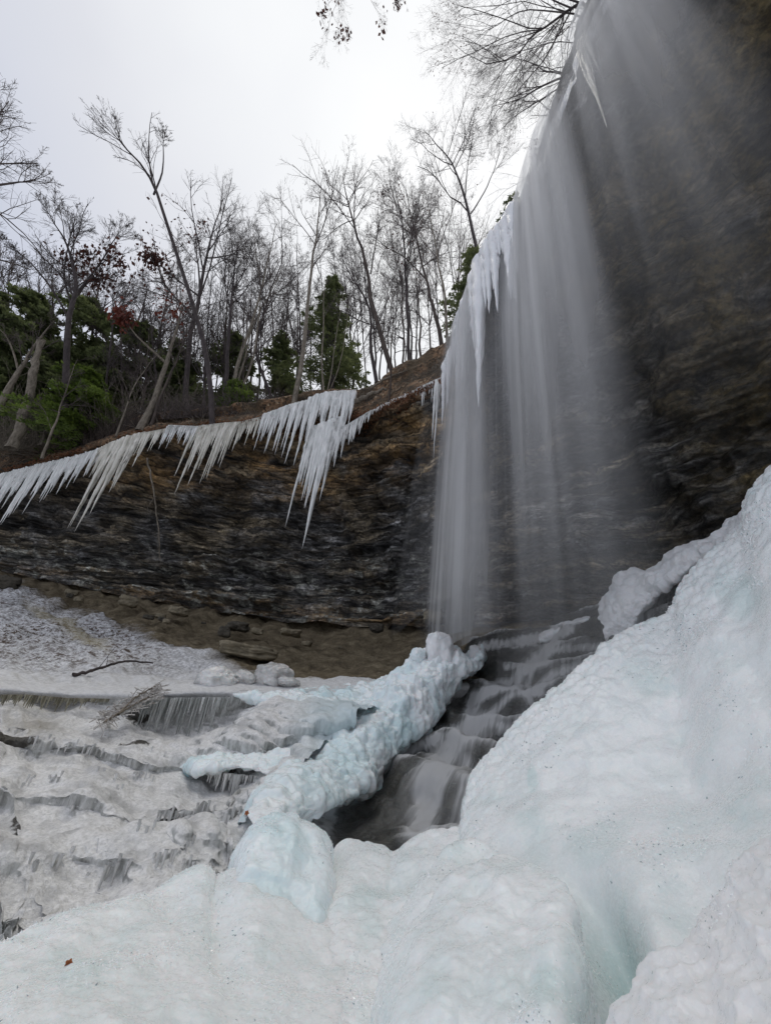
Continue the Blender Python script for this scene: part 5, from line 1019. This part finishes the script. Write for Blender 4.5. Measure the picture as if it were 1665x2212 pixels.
# frost crystals on the near ice, coloured white to stand in for glints
md_ = bpy.data.materials.new('clear_crystal'); md_.use_nodes = True; b2 = md_.node_tree.nodes['Principled BSDF']; b2.inputs['Base Color'].default_value = (.30, .36, .38, 1); b2.inputs['Roughness'].default_value = .05
mg = bpy.data.materials.new('white_glint_crystal'); mg.use_nodes = True; bg_ = mg.node_tree.nodes['Principled BSDF']; bg_.inputs['Base Color'].default_value = (.97, .98, .98, 1); bg_.inputs['Roughness'].default_value = .08; bg_.inputs['Coat Weight'].default_value = .6
def crystals(ob, n, s, size):
    rs = np.random.default_rng(9000 + s); me = ob.data; V = np.empty(len(me.vertices) * 3, np.float32); me.vertices.foreach_get('co', V); V = V.reshape(-1, 3)
    u, v = PR(V); ok = (u > -20) & (u < PW + 20) & (v < PH + 20) & (fbm(V * 3.0, 900 + s, 3) > -.02); ri = np.arange(len(V)) // NC[ob.name][1] / NC[ob.name][0]; wt = (fbm(V * 2.2, 950 + s, 3) > .12) * 3.0 + 3.5 * np.exp(-((ri - .34) / .03) ** 2) + .25; wt = wt * ok; V = V[rs.choice(len(V), n, p=wt / wt.sum())]
    sz = size * np.linalg.norm(V, axis=1) * rs.uniform(.4, 1.0, n) ** 2; A = rs.normal(0, 1, (n, 3, 3)); A /= np.linalg.norm(A, axis=-1, keepdims=True)
    O = np.concatenate([A * np.array([1.4, .5, .5])[None, :, None], -A * np.array([1.4, .5, .5])[None, :, None]], 1) * sz[:, None, None] + V[:, None]
    F0 = np.array([[0, 1, 2], [1, 3, 2], [3, 4, 2], [4, 0, 2], [1, 0, 5], [3, 1, 5], [4, 3, 5], [0, 4, 5]]); F = (np.arange(n) * 6)[:, None, None] + F0[None]
    o = mk('glint_crystals', O.reshape(-1, 3), F.reshape(-1, 3), mg, ob, smooth=False); o['kind'] = 'stuff'; o.data.materials.append(md_); mi = np.repeat((rs.random(n) < .07).astype(np.int32), 8)
    if len(mi) == len(o.data.polygons): o.data.polygons.foreach_set('material_index', mi)
for q, ob in enumerate([o for o in list(scn.objects) if o.type == 'MESH' and o.name.split('.')[0] in ('ice_bank', 'ice_mound', 'ice_dome', 'ice_boulder')]): crystals(ob, 9000 if ob.name == 'ice_bank' else 3500, q, .0030)

c = W(1008, 1392, 9.1); P = c + D * np.array([.95, .8, .75])
mm2 = mm.copy(); mm2.name = 'splash_spray'
for nd in mm2.node_tree.nodes:
    if nd.type == 'MATH': nd.inputs[1].default_value = 1.6
tag(grid('spray', P, mm2, loc=c), 'pale spray thrown up where the waterfall strikes the ledge', 'spray', kind='stuff')
